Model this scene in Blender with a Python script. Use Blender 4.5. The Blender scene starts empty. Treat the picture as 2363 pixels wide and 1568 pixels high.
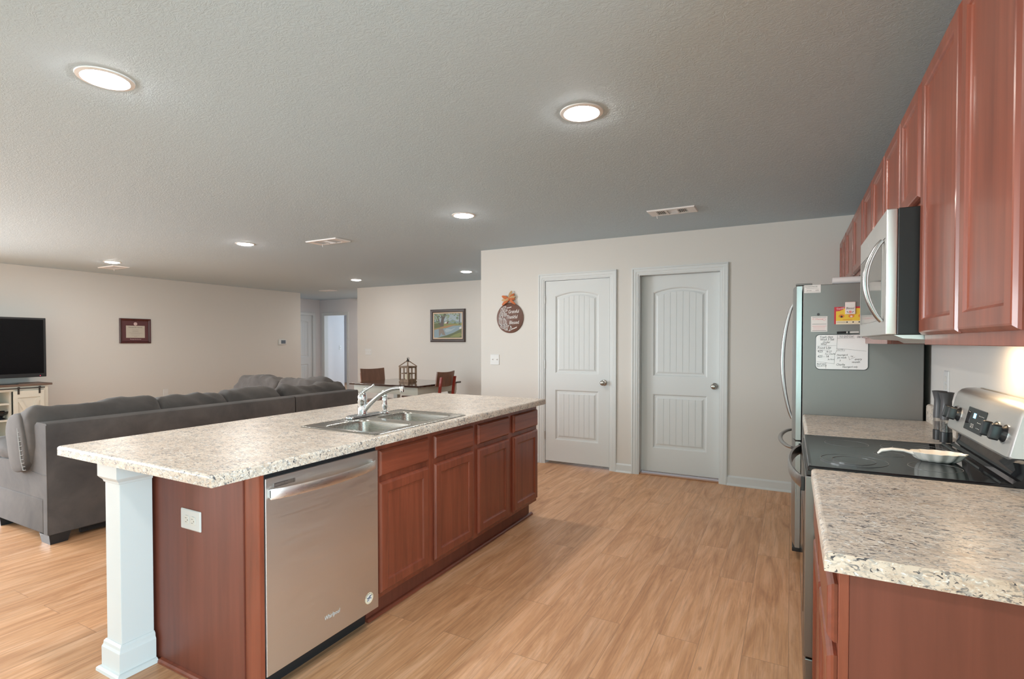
import bpy, bmesh, math, random
from mathutils import Vector, Matrix, noise
from mathutils.geometry import tessellate_polygon
random.seed(7)
C = bpy.context.scene.collection
SC = bpy.context.scene
PI = math.pi
V = Vector

# ------------------------------------------------------------------ camera
F_PX, YAW, PITCH, ROLL, CY, EYE = 1207.33, 0.490143, -0.017693, -0.000274, 811.7, 1.3535
def make_camera():
    cd = bpy.data.cameras.new('camera'); co = bpy.data.objects.new('camera', cd); C.objects.link(co)
    cd.sensor_fit = 'HORIZONTAL'; cd.sensor_width = 36.0
    cd.lens = F_PX / 2363 * 36.0; cd.shift_y = (CY - 784) / 2363
    cd.clip_start = 0.02; cd.clip_end = 100
    f = V((-math.sin(YAW)*math.cos(PITCH), math.cos(YAW)*math.cos(PITCH), math.sin(PITCH)))
    r = V((math.cos(YAW), math.sin(YAW), 0)); u = r.cross(f)
    r2 = r*math.cos(ROLL)+u*math.sin(ROLL); u2 = -r*math.sin(ROLL)+u*math.cos(ROLL)
    m = Matrix((r2, u2, -f)).transposed().to_4x4(); m.translation = V((0, 0, EYE))
    co.matrix_world = m; SC.camera = co
make_camera()
SC.view_settings.view_transform = 'Standard'
SC.view_settings.look = 'None'
SC.view_settings.gamma = 1
SC.view_settings.use_curve_mapping = False
SC.view_settings.exposure = 0.95
SC.cycles.max_bounces = 8
SC.cycles.diffuse_bounces = 5
SC.cycles.glossy_bounces = 4
SC.cycles.sample_clamp_indirect = 4.0
SC.cycles.caustics_reflective = False
SC.cycles.caustics_refractive = False

# ------------------------------------------------------------------ world and daylight
W = bpy.data.worlds.new('world'); SC.world = W; W.use_nodes = True
W.node_tree.nodes['Background'].inputs[0].default_value = (0.75, 0.88, 1.0, 1)
W.node_tree.nodes['Background'].inputs[1].default_value = 0.6
def area(name, loc, direction, sx, sy, power, col, spread=180):
    l = bpy.data.lights.new(name, 'AREA'); l.shape = 'RECTANGLE'; l.size = sx; l.size_y = sy
    l.energy = power; l.color = col; l.spread = math.radians(spread)
    o = bpy.data.objects.new(name, l); C.objects.link(o); o.location = loc
    o.rotation_euler = V(direction).to_track_quat('-Z', 'Y').to_euler()
    return o
# daylight entering through the windows, the side one added for extra light (each lamp fills the opening built for it further down)
area('daylight_nook_window', (4.16, -1.0, 1.4), (-1, 0.12, 0), 3.2, 1.6, 215, (0.64, 0.89, 1.0))
area('daylight_patio_door', (-0.6, -6.46, 1.2), (0, 1, 0), 3.4, 2.0, 50, (0.55, 0.97, 0.93))
area('daylight_living_window', (-6.2, -6.46, 1.45), (0, 1, 0), 3.6, 1.6, 35, (0.90, 0.96, 1.0))
area('added_side_window_light', (-9.53, -0.9, 1.45), (1, 0, -0.35), 3.4, 1.6, 330, (0.88, 0.95, 1.0))  # unseen source added to bring more light onto the right-hand cabinets
area('daylight_bedroom', (-9.6, 12.9, 1.5), (0, -1, 0), 1.6, 1.5, 42, (0.72, 0.87, 1.0))
LIGHT_SPOTS = [(-2.50, 1.13), (-0.883, 2.355), (-5.318, 3.722), (-2.479, 3.769), (-8.10, 3.712), (-6.672, 6.759), (-4.409, 6.773)]
LENS_STRENGTH = 150

# ------------------------------------------------------------------ materials
def mat(name, col, rough=0.5, metal=0.0, spec=0.5, coat=0.0, emit=None, alpha=None, trans=0.0):
    m = bpy.data.materials.new(name); m.use_nodes = True
    b = m.node_tree.nodes['Principled BSDF']
    b.inputs['Base Color'].default_value = (*col, 1); b.inputs['Roughness'].default_value = rough
    b.inputs['Metallic'].default_value = metal; b.inputs['Specular IOR Level'].default_value = spec
    b.inputs['Coat Weight'].default_value = coat; b.inputs['Coat Roughness'].default_value = 0.12
    b.inputs['Transmission Weight'].default_value = trans
    if emit:
        b.inputs['Emission Color'].default_value = (*emit[0], 1); b.inputs['Emission Strength'].default_value = emit[1]
    return m
class N:
    """small node-graph helper"""
    def __init__(s, m): s.m = m; s.t = m.node_tree; s.b = s.t.nodes['Principled BSDF']
    def n(s, typ, **k):
        nd = s.t.nodes.new(typ)
        for a, v in k.items():
            if a.startswith('_'): setattr(nd, a[1:], v)
            else: nd.inputs[a.replace('__', ' ')].default_value = v
        return nd
    def l(s, a, b): s.t.links.new(a, b)
    def coords(s, scale=(1, 1, 1), rot=(0, 0, 0)):
        tc = s.n('ShaderNodeTexCoord'); mp = s.n('ShaderNodeMapping')
        mp.inputs['Scale'].default_value = scale; mp.inputs['Rotation'].default_value = rot
        geo = s.n('ShaderNodeNewGeometry')
        s.l(geo.outputs['Position'], mp.inputs['Vector'])
        return mp.outputs[0]
    def noise(s, vec, scale, detail=4, rough=0.5, dist=0.0):
        nd = s.n('ShaderNodeTexNoise', Scale=scale, Detail=detail, Roughness=rough, Distortion=dist); s.l(vec, nd.inputs['Vector']); return nd.outputs['Fac']
    def ramp(s, fac, stops):
        r = s.n('ShaderNodeValToRGB'); e = r.color_ramp.elements
        while len(e) < len(stops): e.new(0.5)
        for el, (p, c) in zip(e, stops): el.position = p; el.color = (*c, 1) if len(c) == 3 else c
        s.l(fac, r.inputs[0]); return r.outputs[0]
    def mix(s, fac, a, b, mode='MIX'):
        x = s.n('ShaderNodeMix', _data_type='RGBA', _blend_type=mode)
        for sock, v in ((x.inputs[0], fac), (x.inputs[6], a), (x.inputs[7], b)):
            if isinstance(v, (float, int)): sock.default_value = v
            elif isinstance(v, tuple): sock.default_value = (*v, 1)
            else: s.l(v, sock)
        return x.outputs[2]
    def math(s, op, a, b=0.0):
        x = s.n('ShaderNodeMath', _operation=op)
        for sock, v in ((x.inputs[0], a), (x.inputs[1], b)):
            if isinstance(v, (float, int)): sock.default_value = v
            else: s.l(v, sock)
        return x.outputs[0]
    def bump(s, h, strength=0.3, dist=0.005):
        x = s.n('ShaderNodeBump', Strength=strength, Distance=dist); s.l(h, x.inputs['Height']); s.l(x.outputs[0], s.b.inputs['Normal'])
    def col(s, c): s.l(c, s.b.inputs['Base Color'])

def m_floor():
    m = mat('vinyl_plank', (0.5, 0.3, 0.17), 0.42); g = N(m)
    v = g.coords()
    sep = g.n('ShaderNodeSeparateXYZ'); g.l(v, sep.inputs[0])
    cmb = g.n('ShaderNodeCombineXYZ'); g.l(sep.outputs[1], cmb.inputs[0]); g.l(sep.outputs[0], cmb.inputs[1])
    br = g.n('ShaderNodeTexBrick', Scale=1.0); br.offset = 0.37; br.offset_frequency = 2
    br.inputs['Brick Width'].default_value = 1.22; br.inputs['Row Height'].default_value = 0.178
    br.inputs['Mortar Size'].default_value = 0.0014; br.inputs['Mortar Smooth'].default_value = 0.2
    br.inputs['Color1'].default_value = (0, 0, 0, 1); br.inputs['Color2'].default_value = (1, 1, 1, 1); br.inputs['Mortar'].default_value = (0.5, 0.5, 0.5, 1)
    g.l(cmb.outputs[0], br.inputs['Vector'])
    rnd = g.math('MULTIPLY', br.outputs['Color'], 37.0)
    off = g.n('ShaderNodeCombineXYZ'); g.l(rnd, off.inputs[0]); g.l(rnd, off.inputs[1]); 
    add = g.n('ShaderNodeVectorMath', _operation='ADD'); g.l(v, add.inputs[0]); g.l(off.outputs[0], add.inputs[1])
    mp = g.n('ShaderNodeMapping'); mp.inputs['Scale'].default_value = (7, 0.9, 1); g.l(add.outputs[0], mp.inputs[0])
    big = g.noise(mp.outputs[0], 1.3, 6, 0.62, 1.5)
    mp2 = g.n('ShaderNodeMapping'); mp2.inputs['Scale'].default_value = (60, 2.5, 1); g.l(add.outputs[0], mp2.inputs[0])
    fine = g.noise(mp2.outputs[0], 1.5, 4, 0.65, 0.6)
    c1 = g.ramp(big, [(0.28, (0.47, 0.225, 0.105)), (0.5, (0.65, 0.355, 0.185)), (0.70, (0.78, 0.48, 0.295))])
    c2 = g.ramp(fine, [(0.3, (0.68, 0.63, 0.60)), (0.55, (1, 1, 1)), (0.8, (1.07, 1.07, 1.07))])
    c = g.mix(0.75, c1, c2, 'MULTIPLY')
    tone = g.ramp(br.outputs['Color'], [(0, (0.93, 0.92, 0.92)), (1, (1.04, 1.03, 1.02))])
    c = g.mix(1.0, c, tone, 'MULTIPLY')
    mpk = g.n('ShaderNodeMapping'); mpk.inputs['Scale'].default_value = (3.2, 1.6, 1); g.l(add.outputs[0], mpk.inputs[0])
    vk = g.n('ShaderNodeTexVoronoi', Scale=1.0); g.l(mpk.outputs[0], vk.inputs['Vector'])
    kn = g.ramp(vk.outputs['Distance'], [(0.0, (1, 1, 1)), (0.035, (0, 0, 0))])
    c = g.mix(kn, c, (0.30, 0.16, 0.09))
    c = g.mix(g.math('MULTIPLY', br.outputs['Fac'], 0.55), c, (0.22, 0.12, 0.07))
    g.col(c)
    r = g.ramp(fine, [(0.2, (0.36, 0.36, 0.36)), (0.8, (0.48, 0.48, 0.48))]); g.l(r, g.b.inputs['Roughness'])
    g.bump(g.math('SUBTRACT', g.math('MULTIPLY', fine, 0.2), br.outputs['Fac']), 0.15, 0.001)
    return m
def m_paint(name, col, rough=0.75, bump=0.05, scale=90):
    m = mat(name, col, rough, spec=0.25); g = N(m)
    g.bump(g.noise(g.coords(), scale, 3), bump, 0.002)
    return m
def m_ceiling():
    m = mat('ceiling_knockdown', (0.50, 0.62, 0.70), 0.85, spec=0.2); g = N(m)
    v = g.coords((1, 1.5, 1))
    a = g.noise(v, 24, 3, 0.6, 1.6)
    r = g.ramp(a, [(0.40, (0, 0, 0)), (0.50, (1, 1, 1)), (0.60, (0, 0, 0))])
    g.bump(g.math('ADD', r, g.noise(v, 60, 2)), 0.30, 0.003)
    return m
def m_granite():
    m = mat('speckled_laminate', (0.6, 0.5, 0.42), 0.33); g = N(m)
    v = g.coords(); vs = g.coords((0.62, 1.0, 1.0))
    base = g.ramp(g.noise(v, 7, 6, 0.7, 0.6), [(0.30, (0.50, 0.42, 0.35)), (0.5, (0.66, 0.56, 0.465)), (0.70, (0.73, 0.66, 0.58))])
    n1 = g.noise(vs, 72, 3, 0.55, 1.6); n2 = g.noise(vs, 120, 2, 0.5, 1.0); n3 = g.noise(vs, 40, 4, 0.65, 1.2); n4 = g.noise(vs, 52, 3, 0.6, 1.0)
    patch = g.ramp(g.noise(v, 10, 3, 0.6, 0.5), [(0.38, (0.15, 0.15, 0.15)), (0.60, (1, 1, 1))])
    k1 = g.mix(1.0, g.ramp(n1, [(0.545, (0, 0, 0)), (0.60, (1, 1, 1))]), patch, 'MULTIPLY')
    k3 = g.ramp(n3, [(0.53, (0, 0, 0)), (0.66, (0.8, 0.8, 0.8))])
    k4 = g.ramp(n4, [(0.55, (0, 0, 0)), (0.64, (0.7, 0.7, 0.7))])
    k2 = g.ramp(n2, [(0.635, (0, 0, 0)), (0.67, (1, 1, 1))])
    kw = g.ramp(n2, [(0.32, (1, 1, 1)), (0.40, (0, 0, 0))])
    c = g.mix(k3, base, (0.46, 0.34, 0.25))
    c = g.mix(k4, c, (0.36, 0.355, 0.35))
    c = g.mix(k1, c, (0.17, 0.16, 0.16))
    c = g.mix(kw, c, (0.78, 0.78, 0.75))
    c = g.mix(k2, c, (0.06, 0.06, 0.07))
    g.col(c); return m
def m_wood(name, dark, light, axis=2, rough=0.32, coat=0.25, scale=1.0):
    m = mat(name, light, rough, coat=coat); g = N(m)
    s = [34, 34, 34]; s[axis] = 2.0
    v = g.coords(tuple(x*scale for x in s))
    a = g.noise(v, 0.7, 5, 0.6, 0.5)
    b = g.noise(g.coords(), 3.2, 3, 0.5)
    c = g.ramp(a, [(0.3, dark), (0.65, light)])
    c = g.mix(g.math('MULTIPLY', b, 0.5), c, tuple(x*0.72 for x in dark), 'MIX')
    g.col(c); return m
def m_steel(name, col, rough=0.3, axis=1, strength=0.04):
    m = mat(name, col, rough, 1.0); g = N(m)
    s = [260, 260, 260]; s[axis] = 3
    a = g.noise(g.coords(tuple(s)), 1.0, 3)
    r = g.ramp(a, [(0.2, (rough-0.05,)*3), (0.8, (rough+0.06,)*3)]); g.l(r, g.b.inputs['Roughness'])
    g.bump(a, strength, 0.0005)
    return m
def m_cloth(name, c1, c2, bump=0.25):
    m = mat(name, c1, 0.85, spec=0.25); g = N(m)
    b = m.node_tree.nodes['Principled BSDF']; b.inputs['Sheen Weight'].default_value = 0.08; b.inputs['Sheen Roughness'].default_value = 0.5
    v = g.coords()
    c = g.ramp(g.noise(v, 3.2, 5, 0.6, 0.4), [(0.3, c1), (0.7, c2)])
    g.col(c); g.bump(g.noise(v, 260, 2), bump, 0.001)
    return m
M = {}
M['floor'] = m_floor()
M['wall'] = m_paint('greige_paint', (0.635, 0.61, 0.575))
M['wall2'] = m_paint('hall_paint', (0.66, 0.65, 0.66))
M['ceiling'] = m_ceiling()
M['trim'] = m_paint('white_trim_paint', (0.63, 0.65, 0.65), 0.35, 0.02)
M['granite'] = m_granite()
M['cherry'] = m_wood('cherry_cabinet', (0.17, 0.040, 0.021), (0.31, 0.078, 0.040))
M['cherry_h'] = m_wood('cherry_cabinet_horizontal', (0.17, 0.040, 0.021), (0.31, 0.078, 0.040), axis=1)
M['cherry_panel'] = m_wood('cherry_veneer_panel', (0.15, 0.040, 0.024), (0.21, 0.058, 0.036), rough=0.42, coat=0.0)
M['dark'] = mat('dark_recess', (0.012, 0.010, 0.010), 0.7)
M['black'] = mat('black_plastic', (0.018, 0.019, 0.021), 0.32)
M['black_metal'] = m_steel('black_enamel', (0.02, 0.02, 0.021), 0.35, 2); M['black_metal'].node_tree.nodes['Principled BSDF'].inputs['Metallic'].default_value = 0.2
M['gloss_black'] = mat('black_glass', (0.012, 0.012, 0.014), 0.04, spec=0.45)
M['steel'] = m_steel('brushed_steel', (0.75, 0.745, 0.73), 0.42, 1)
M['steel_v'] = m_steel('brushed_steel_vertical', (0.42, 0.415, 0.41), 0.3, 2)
M['steel_dark'] = m_steel('oven_steel', (0.26, 0.25, 0.24), 0.34, 1)
M['steel_light'] = m_steel('polished_handle_steel', (0.88, 0.86, 0.84), 0.30, 1)
M['fridge_side'] = mat('grey_painted_steel', (0.225, 0.213, 0.203), 0.33, 0.3)
M['sink_steel'] = m_steel('satin_sink_steel', (0.46, 0.44, 0.40), 0.27, 0)
M['chrome'] = mat('chrome', (0.82, 0.83, 0.85), 0.06, 1.0)
M['nickel'] = mat('satin_nickel', (0.42, 0.40, 0.37), 0.28, 1.0)
M['white_plastic'] = mat('white_plastic', (0.66, 0.66, 0.65), 0.35)
M['offwhite'] = mat('offwhite_plastic', (0.68, 0.66, 0.62), 0.35)
M['slot'] = mat('grey_slot', (0.16, 0.15, 0.14), 0.6)
M['sofa'] = m_cloth('grey_microfiber', (0.062, 0.055, 0.054), (0.120, 0.103, 0.096))
M['sofa_cushion'] = m_cloth('grey_microfiber_cushion', (0.066, 0.056, 0.052), (0.110, 0.094, 0.086))
M['stitch'] = mat('grey_stitching', (0.30, 0.29, 0.28), 0.8)
M['screen'] = mat('tv_screen', (0.003, 0.003, 0.004), 0.25, spec=0.2)
M['cream'] = m_paint('cream_paint', (0.62, 0.60, 0.53), 0.5, 0.02)
M['rustic'] = m_wood('rustic_brown_top', (0.09, 0.055, 0.04), (0.19, 0.125, 0.095), axis=1, rough=0.45, coat=0.0)
M['iron'] = mat('oil_rubbed_iron', (0.045, 0.038, 0.034), 0.5, 0.4)
M['table_top'] = m_wood('walnut_table_top', (0.035, 0.017, 0.012), (0.085, 0.04, 0.028), axis=0, rough=0.14, coat=0.6)
M['table_white'] = m_paint('antique_white_paint', (0.56, 0.56, 0.50), 0.45, 0.02)
M['red_wood'] = m_wood('red_stained_wood', (0.22, 0.02, 0.012), (0.38, 0.04, 0.022), rough=0.3)
M['chair_brown'] = m_wood('brown_stained_wood', (0.15, 0.062, 0.034), (0.24, 0.11, 0.065), rough=0.35)
M['lantern_wood'] = m_wood('weathered_wood', (0.17, 0.10, 0.055), (0.33, 0.21, 0.13), rough=0.6, coat=0)
M['candle'] = mat('cream_wax', (0.75, 0.66, 0.46), 0.5)
M['ceramic'] = mat('white_ceramic', (0.80, 0.76, 0.70), 0.18, coat=0.4)
M['paper'] = mat('white_paper', (0.78, 0.76, 0.74), 0.6)
M['ink'] = mat('dark_ink', (0.03, 0.03, 0.035), 0.6)
M['pink'] = mat('pink_ink', (0.75, 0.25, 0.27), 0.6)
M['pinkpaper'] = mat('pale_pink_paper', (0.80, 0.62, 0.60), 0.6)
M['red'] = mat('red_card', (0.55, 0.03, 0.05), 0.45)
M['yellow'] = mat('yellow_card', (0.80, 0.55, 0.05), 0.45)
M['orange'] = mat('orange_print', (0.72, 0.24, 0.04), 0.5)
M['cardcream'] = mat('cream_card', (0.80, 0.70, 0.52), 0.5)
M['whiteboard'] = mat('whiteboard_enamel', (0.80, 0.76, 0.76), 0.15)
M['lens'] = mat('light_lens', (0.9, 0.9, 0.9), 0.4, emit=((1.0, 0.95, 0.89), LENS_STRENGTH))
M['lens_dim'] = mat('dimmed_light_lens', (0.9, 0.9, 0.9), 0.4, emit=((1.0, 0.95, 0.89), LENS_STRENGTH*0.5))
M['ring'] = mat('light_trim_ring', (0.78, 0.78, 0.78), 0.4)
M['lamp_warm'] = mat('cooktop_lamp', (0.9, 0.8, 0.6), 0.4, emit=((1.0, 0.78, 0.5), 6))
M['lcd'] = mat('lcd_blue', (0.1, 0.4, 0.8), 0.4, emit=((0.25, 0.6, 1.0), 1.5))
M['led_red'] = mat('led_red', (0.8, 0.02, 0.05), 0.4, emit=((1.0, 0.03, 0.08), 3))
M['print_white'] = mat('white_print', (0.7, 0.7, 0.68), 0.5)
M['maroon'] = m_wood('mahogany_frame', (0.05, 0.010, 0.010), (0.11, 0.022, 0.022), rough=0.3)
M['maroon_mat'] = mat('maroon_mat_board', (0.105, 0.035, 0.04), 0.6)
M['parchment'] = mat('parchment', (0.52, 0.47, 0.40), 0.6)
M['frame_dark'] = mat('dark_walnut_frame', (0.045, 0.026, 0.02), 0.4)
M['liner'] = mat('cream_liner', (0.62, 0.47, 0.34), 0.6)
M['sign'] = m_wood('stained_sign_board', (0.11, 0.045, 0.028), (0.17, 0.072, 0.045), rough=0.5, coat=0)
M['ribbon'] = mat('orange_ribbon', (0.50, 0.13, 0.035), 0.7)
M['ribbon2'] = mat('tan_plaid_ribbon', (0.50, 0.32, 0.16), 0.7)
M['glass'] = mat('clear_acrylic', (0.9, 0.88, 0.85), 0.08, trans=0.9)
M['salt'] = mat('pink_salt', (0.72, 0.33, 0.2), 0.6)
def m_pepper():
    m = mat('peppercorns', (0.2, 0.15, 0.1), 0.6); g = N(m)
    vo = g.n('ShaderNodeTexVoronoi', Scale=170); g.l(g.coords(), vo.inputs['Vector'])
    g.col(g.ramp(vo.outputs['Color'], [(0.2, (0.03, 0.02, 0.015)), (0.5, (0.25, 0.16, 0.09)), (0.8, (0.6, 0.5, 0.38))])); return m
M['pepper'] = m_pepper()
M['vent_dark'] = mat('vent_shadow_grille', (0.07, 0.072, 0.075), 0.6)
M['badge_blue'] = mat('navy_print', (0.02, 0.05, 0.12), 0.5)
M['bluegrey'] = mat('thermostat_display', (0.12, 0.15, 0.19), 0.25)
M['white_foam'] = mat('white_sleeve', (0.75, 0.72, 0.72), 0.6)

# ------------------------------------------------------------------ geometry helpers
class Fr:
    """a flat frame in the room: a to the viewer's right, b up, n out of the surface"""
    def __init__(s, o, u, v, n): s.o, s.u, s.v, s.n = V(o), V(u), V(v), V(n)
    def __call__(s, a, b, c=0.0): return s.o + s.u*a + s.v*b + s.n*c
def facing_south(y): return Fr((0, y, 0), (1, 0, 0), (0, 0, 1), (0, -1, 0))      # surface seen looking +Y, a = X
def facing_east(x): return Fr((x, 0, 0), (0, 1, 0), (0, 0, 1), (1, 0, 0))        # surface seen looking -X, a = Y
def facing_west(x): return Fr((x, 0, 0), (0, -1, 0), (0, 0, 1), (-1, 0, 0))      # surface seen looking +X, a = -Y
def up(z): return Fr((0, 0, z), (1, 0, 0), (0, 1, 0), (0, 0, 1))
def down(z): return Fr((0, 0, z), (1, 0, 0), (0, 1, 0), (0, 0, -1))

def world_off(p):
    o = V((0, 0, 0))
    while p is not None: o += p.location; p = p.parent
    return o
def rr(a0, a1, b0, b1, r, n=5):
    pts = []
    if r <= 1e-5: return [(a0, b0), (a1, b0), (a1, b1), (a0, b1)]
    r = min(r, (a1-a0)/2-1e-5, (b1-b0)/2-1e-5)
    for cx, cy, s in ((a1-r, b0+r, -PI/2), (a1-r, b1-r, 0), (a0+r, b1-r, PI/2), (a0+r, b0+r, PI)):
        for i in range(n+1):
            t = s + PI/2*i/n; pts.append((cx+r*math.cos(t), cy+r*math.sin(t)))
    return pts
def circ(cx, cy, r, n=28, ry=None):
    ry = ry or r
    return [(cx+r*math.cos(2*PI*i/n), cy+ry*math.sin(2*PI*i/n)) for i in range(n)]
class MB:
    def __init__(s): s.bm = bmesh.new()
    def face(s, vs, mi=0):
        try: f = s.bm.faces.new(vs); f.material_index = mi; return f
        except ValueError: return None
    def box(s, x0, x1, y0, y1, z0, z1, bev=0.0, seg=2, mi=0):
        if x1 < x0: x0, x1 = x1, x0
        if y1 < y0: y0, y1 = y1, y0
        if z1 < z0: z0, z1 = z1, z0
        t = bmesh.new()
        bmesh.ops.create_cube(t, size=1.0)
        for v in t.verts: v.co = V(((x0+x1)/2+v.co.x*(x1-x0), (y0+y1)/2+v.co.y*(y1-y0), (z0+z1)/2+v.co.z*(z1-z0)))
        b = min(bev, (x1-x0)*0.49, (y1-y0)*0.49, (z1-z0)*0.49)
        if b > 1e-5: bmesh.ops.bevel(t, geom=t.edges[:], offset=b, segments=seg, profile=0.5, affect='EDGES')
        s.join(t, mi); return s
    def join(s, t, mi=0, mtx=None):
        t.verts.index_update()
        nv = [s.bm.verts.new(mtx @ v.co if mtx else v.co) for v in t.verts]
        for f in t.faces: s.face([nv[v.index] for v in f.verts], mi)
        t.free(); return s
    def loops(s, rings, cap0=True, cap1=True, closed=True, mi=0):
        """rings: lists of world points of the same count, bridged in order"""
        rs = [[s.bm.verts.new(p) for p in r] for r in rings]
        n = len(rs[0])
        for a, b in zip(rs, rs[1:]):
            for i in range(n if closed else n-1):
                j = (i+1) % n; s.face([a[i], a[j], b[j], b[i]], mi)
        if cap0: s.face(rs[0][::-1], mi)
        if cap1: s.face(rs[-1], mi)
        return s
    def prism(s, fr, pts, c0, c1, mi=0, bev=0.0):
        """outline in the frame, from depth c0 to c1"""
        if bev:
            cx = sum(p[0] for p in pts)/len(pts); cy = sum(p[1] for p in pts)/len(pts)
            w = max(abs(p[0]-cx) for p in pts); h = max(abs(p[1]-cy) for p in pts)
            ins = [(cx+(p[0]-cx)*(1-bev/w), cy+(p[1]-cy)*(1-bev/h)) for p in pts]
            return s.loops([[fr(a, b, c0) for a, b in pts], [fr(a, b, c1-bev) for a, b in pts], [fr(a, b, c1) for a, b in ins]], mi=mi)
        return s.loops([[fr(a, b, c0) for a, b in pts], [fr(a, b, c1) for a, b in pts]], mi=mi)
    def rects(s, fr, a0, a1, b0, b1, steps, r=0.0, mi=0, cap0=True, cap1=True):
        """nested rectangles: steps of (inset, depth)"""
        return s.loops([[fr(a, b, c) for a, b in rr(a0+i, a1-i, b0+i, b1-i, max(r-i, 2e-4) if r else 0)] for i, c in steps], cap0=cap0, cap1=cap1, mi=mi)
    def holed(s, fr, outer, holes, c, mi=0):
        polys = [[V((a, b, 0)) for a, b in p] for p in [outer]+holes]
        flat = [p for q in polys for p in q]
        vs = [s.bm.verts.new(fr(p.x, p.y, c)) for p in flat]
        for t in tessellate_polygon(polys): s.face([vs[i] for i in t], mi)
        return s
    def tube(s, pts, rad, n=12, mi=0, cap=True, flat=None):
        pts = [V(p) for p in pts]; k = len(pts)
        rad = rad if isinstance(rad, (list, tuple)) else [rad]*k
        tan = [(pts[min(i+1, k-1)]-pts[max(i-1, 0)]).normalized() for i in range(k)]
        ref = V((0, 0, 1)) if abs(tan[0].z) < 0.9 else V((1, 0, 0))
        nx = (ref - tan[0]*ref.dot(tan[0])).normalized(); rings = []
        for i in range(k):
            nx = (nx - tan[i]*nx.dot(tan[i])).normalized(); ny = tan[i].cross(nx)
            fx = flat[0] if flat else 1; fy = flat[1] if flat else 1
            rings.append([pts[i] + nx*math.cos(2*PI*j/n)*rad[i]*fx + ny*math.sin(2*PI*j/n)*rad[i]*fy for j in range(n)])
        return s.loops(rings, cap0=cap, cap1=cap, mi=mi)
    def lathe(s, o, prof, n=24, axis=(0, 0, 1), mi=0, cap=True):
        o = V(o); ax = V(axis).normalized(); ref = V((1, 0, 0)) if abs(ax.x) < 0.9 else V((0, 1, 0))
        u = (ref-ax*ref.dot(ax)).normalized(); w = ax.cross(u)
        rings = [[o+ax*h+(u*math.cos(2*PI*j/n)+w*math.sin(2*PI*j/n))*max(r, 1e-4) for j in range(n)] for r, h in prof]
        return s.loops(rings, cap0=cap, cap1=cap, mi=mi)
    def ring_flat(s, fr, ca, cb, r0, r1, c, n=40, mi=0, t=0.0004):
        o = circ(ca, cb, r1, n); i = circ(ca, cb, r0, n)
        return s.loops([[fr(a, b, c) for a, b in o], [fr(a, b, c+t) for a, b in o], [fr(a, b, c+t) for a, b in i], [fr(a, b, c) for a, b in i]], cap0=False, cap1=False, mi=mi)
    def line(s, fr, pts, w, c, t=0.0004, mi=0):
        """a drawn stroke on a surface"""
        for (a0, b0), (a1, b1) in zip(pts, pts[1:]):
            d = math.hypot(a1-a0, b1-b0) or 1e-6; nx, ny = -(b1-b0)/d*w/2, (a1-a0)/d*w/2
            ex, ey = (a1-a0)/d*w*0.3, (b1-b0)/d*w*0.3
            q = [(a0+nx-ex, b0+ny-ey), (a0-nx-ex, b0-ny-ey), (a1-nx+ex, b1-ny+ey), (a1+nx+ex, b1+ny+ey)]
            s.prism(fr, q, c, c+t, mi)
        return s
    def text(s, fr, txt, a, b, size, c, mi=0, shear=0.0, align='LEFT', sx=1.0, t=0.0004, rot=0.0):
        cu = bpy.data.curves.new('t', 'FONT'); cu.body = txt; cu.size = size; cu.shear = shear; cu.align_x = align
        cu.resolution_u = 2; cu.extrude = t/2
        ob = bpy.data.objects.new('t', cu); C.objects.link(ob)
        dg = bpy.context.evaluated_depsgraph_get()
        me = bpy.data.meshes.new_from_object(ob.evaluated_get(dg))
        nv = []
        for v in me.vertices:
            x, y = v.co.x*sx, v.co.y
            x, y = x*math.cos(rot)-y*math.sin(rot), x*math.sin(rot)+y*math.cos(rot)
            nv.append(s.bm.verts.new(fr(a+x, b+y, c+t/2+v.co.z)))
        for p in me.polygons: s.face([nv[i] for i in p.vertices], mi)
        bpy.data.objects.remove(ob); bpy.data.curves.remove(cu); bpy.data.meshes.remove(me)
        return s
    def build(s, name, m, parent=None, smooth=None, recalc=True, label=None, origin=None):
        if recalc: bmesh.ops.recalc_face_normals(s.bm, faces=s.bm.faces[:])
        off = world_off(parent) if parent is not None else V((0, 0, 0))
        loc = V((0, 0, 0))
        if parent is None or origin is not None:
            if origin is None:
                xs = [v.co for v in s.bm.verts]
                loc = V((sum((min(c[i] for c in xs), max(c[i] for c in xs)))/2 if i < 2 else min(c[i] for c in xs) for i in range(3)))
            else: loc = V(origin)-off
        for v in s.bm.verts: v.co -= off+loc
        me = bpy.data.meshes.new(name); s.bm.to_mesh(me); s.bm.free()
        for x in (m if isinstance(m, (list, tuple)) else [m]): me.materials.append(x)
        if smooth:
            me.polygons.foreach_set('use_smooth', [True]*len(me.polygons)); me.set_sharp_from_angle(angle=math.radians(smooth))
        o = bpy.data.objects.new(name, me); C.objects.link(o); o.location = loc
        if parent is not None: o.parent = parent
        if label: o['label'] = label
        return o
def thing(name, label, cat, loc, group=None):
    o = bpy.data.objects.new(name, None); C.objects.link(o); o.location = loc; o.empty_display_size = 0.1
    o['label'] = label; o['category'] = cat
    if group: o['group'] = group
    return o
def tag(o, label, cat, group=None):
    o['label'] = label; o['category'] = cat
    if group: o['group'] = group
    return o
def struct(mb, name, m, parent=None, **k):
    o = mb.build(name, m, parent, **k); o['kind'] = 'structure' if parent is None else ''
    if parent is not None: del o['kind']
    return o
def dup(root, delta, label=None, group=None, rot=None):
    r = root.copy(); C.objects.link(r); r.location = root.location+V(delta)
    if label: r['label'] = label
    if group: r['group'] = group
    if rot is not None: r.rotation_euler = (0, 0, rot)
    for ch in list(root.children):
        c = ch.copy(); C.objects.link(c); c.parent = r
        for g in ch.children:
            d = g.copy(); C.objects.link(d); d.parent = c
    return r

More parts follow.
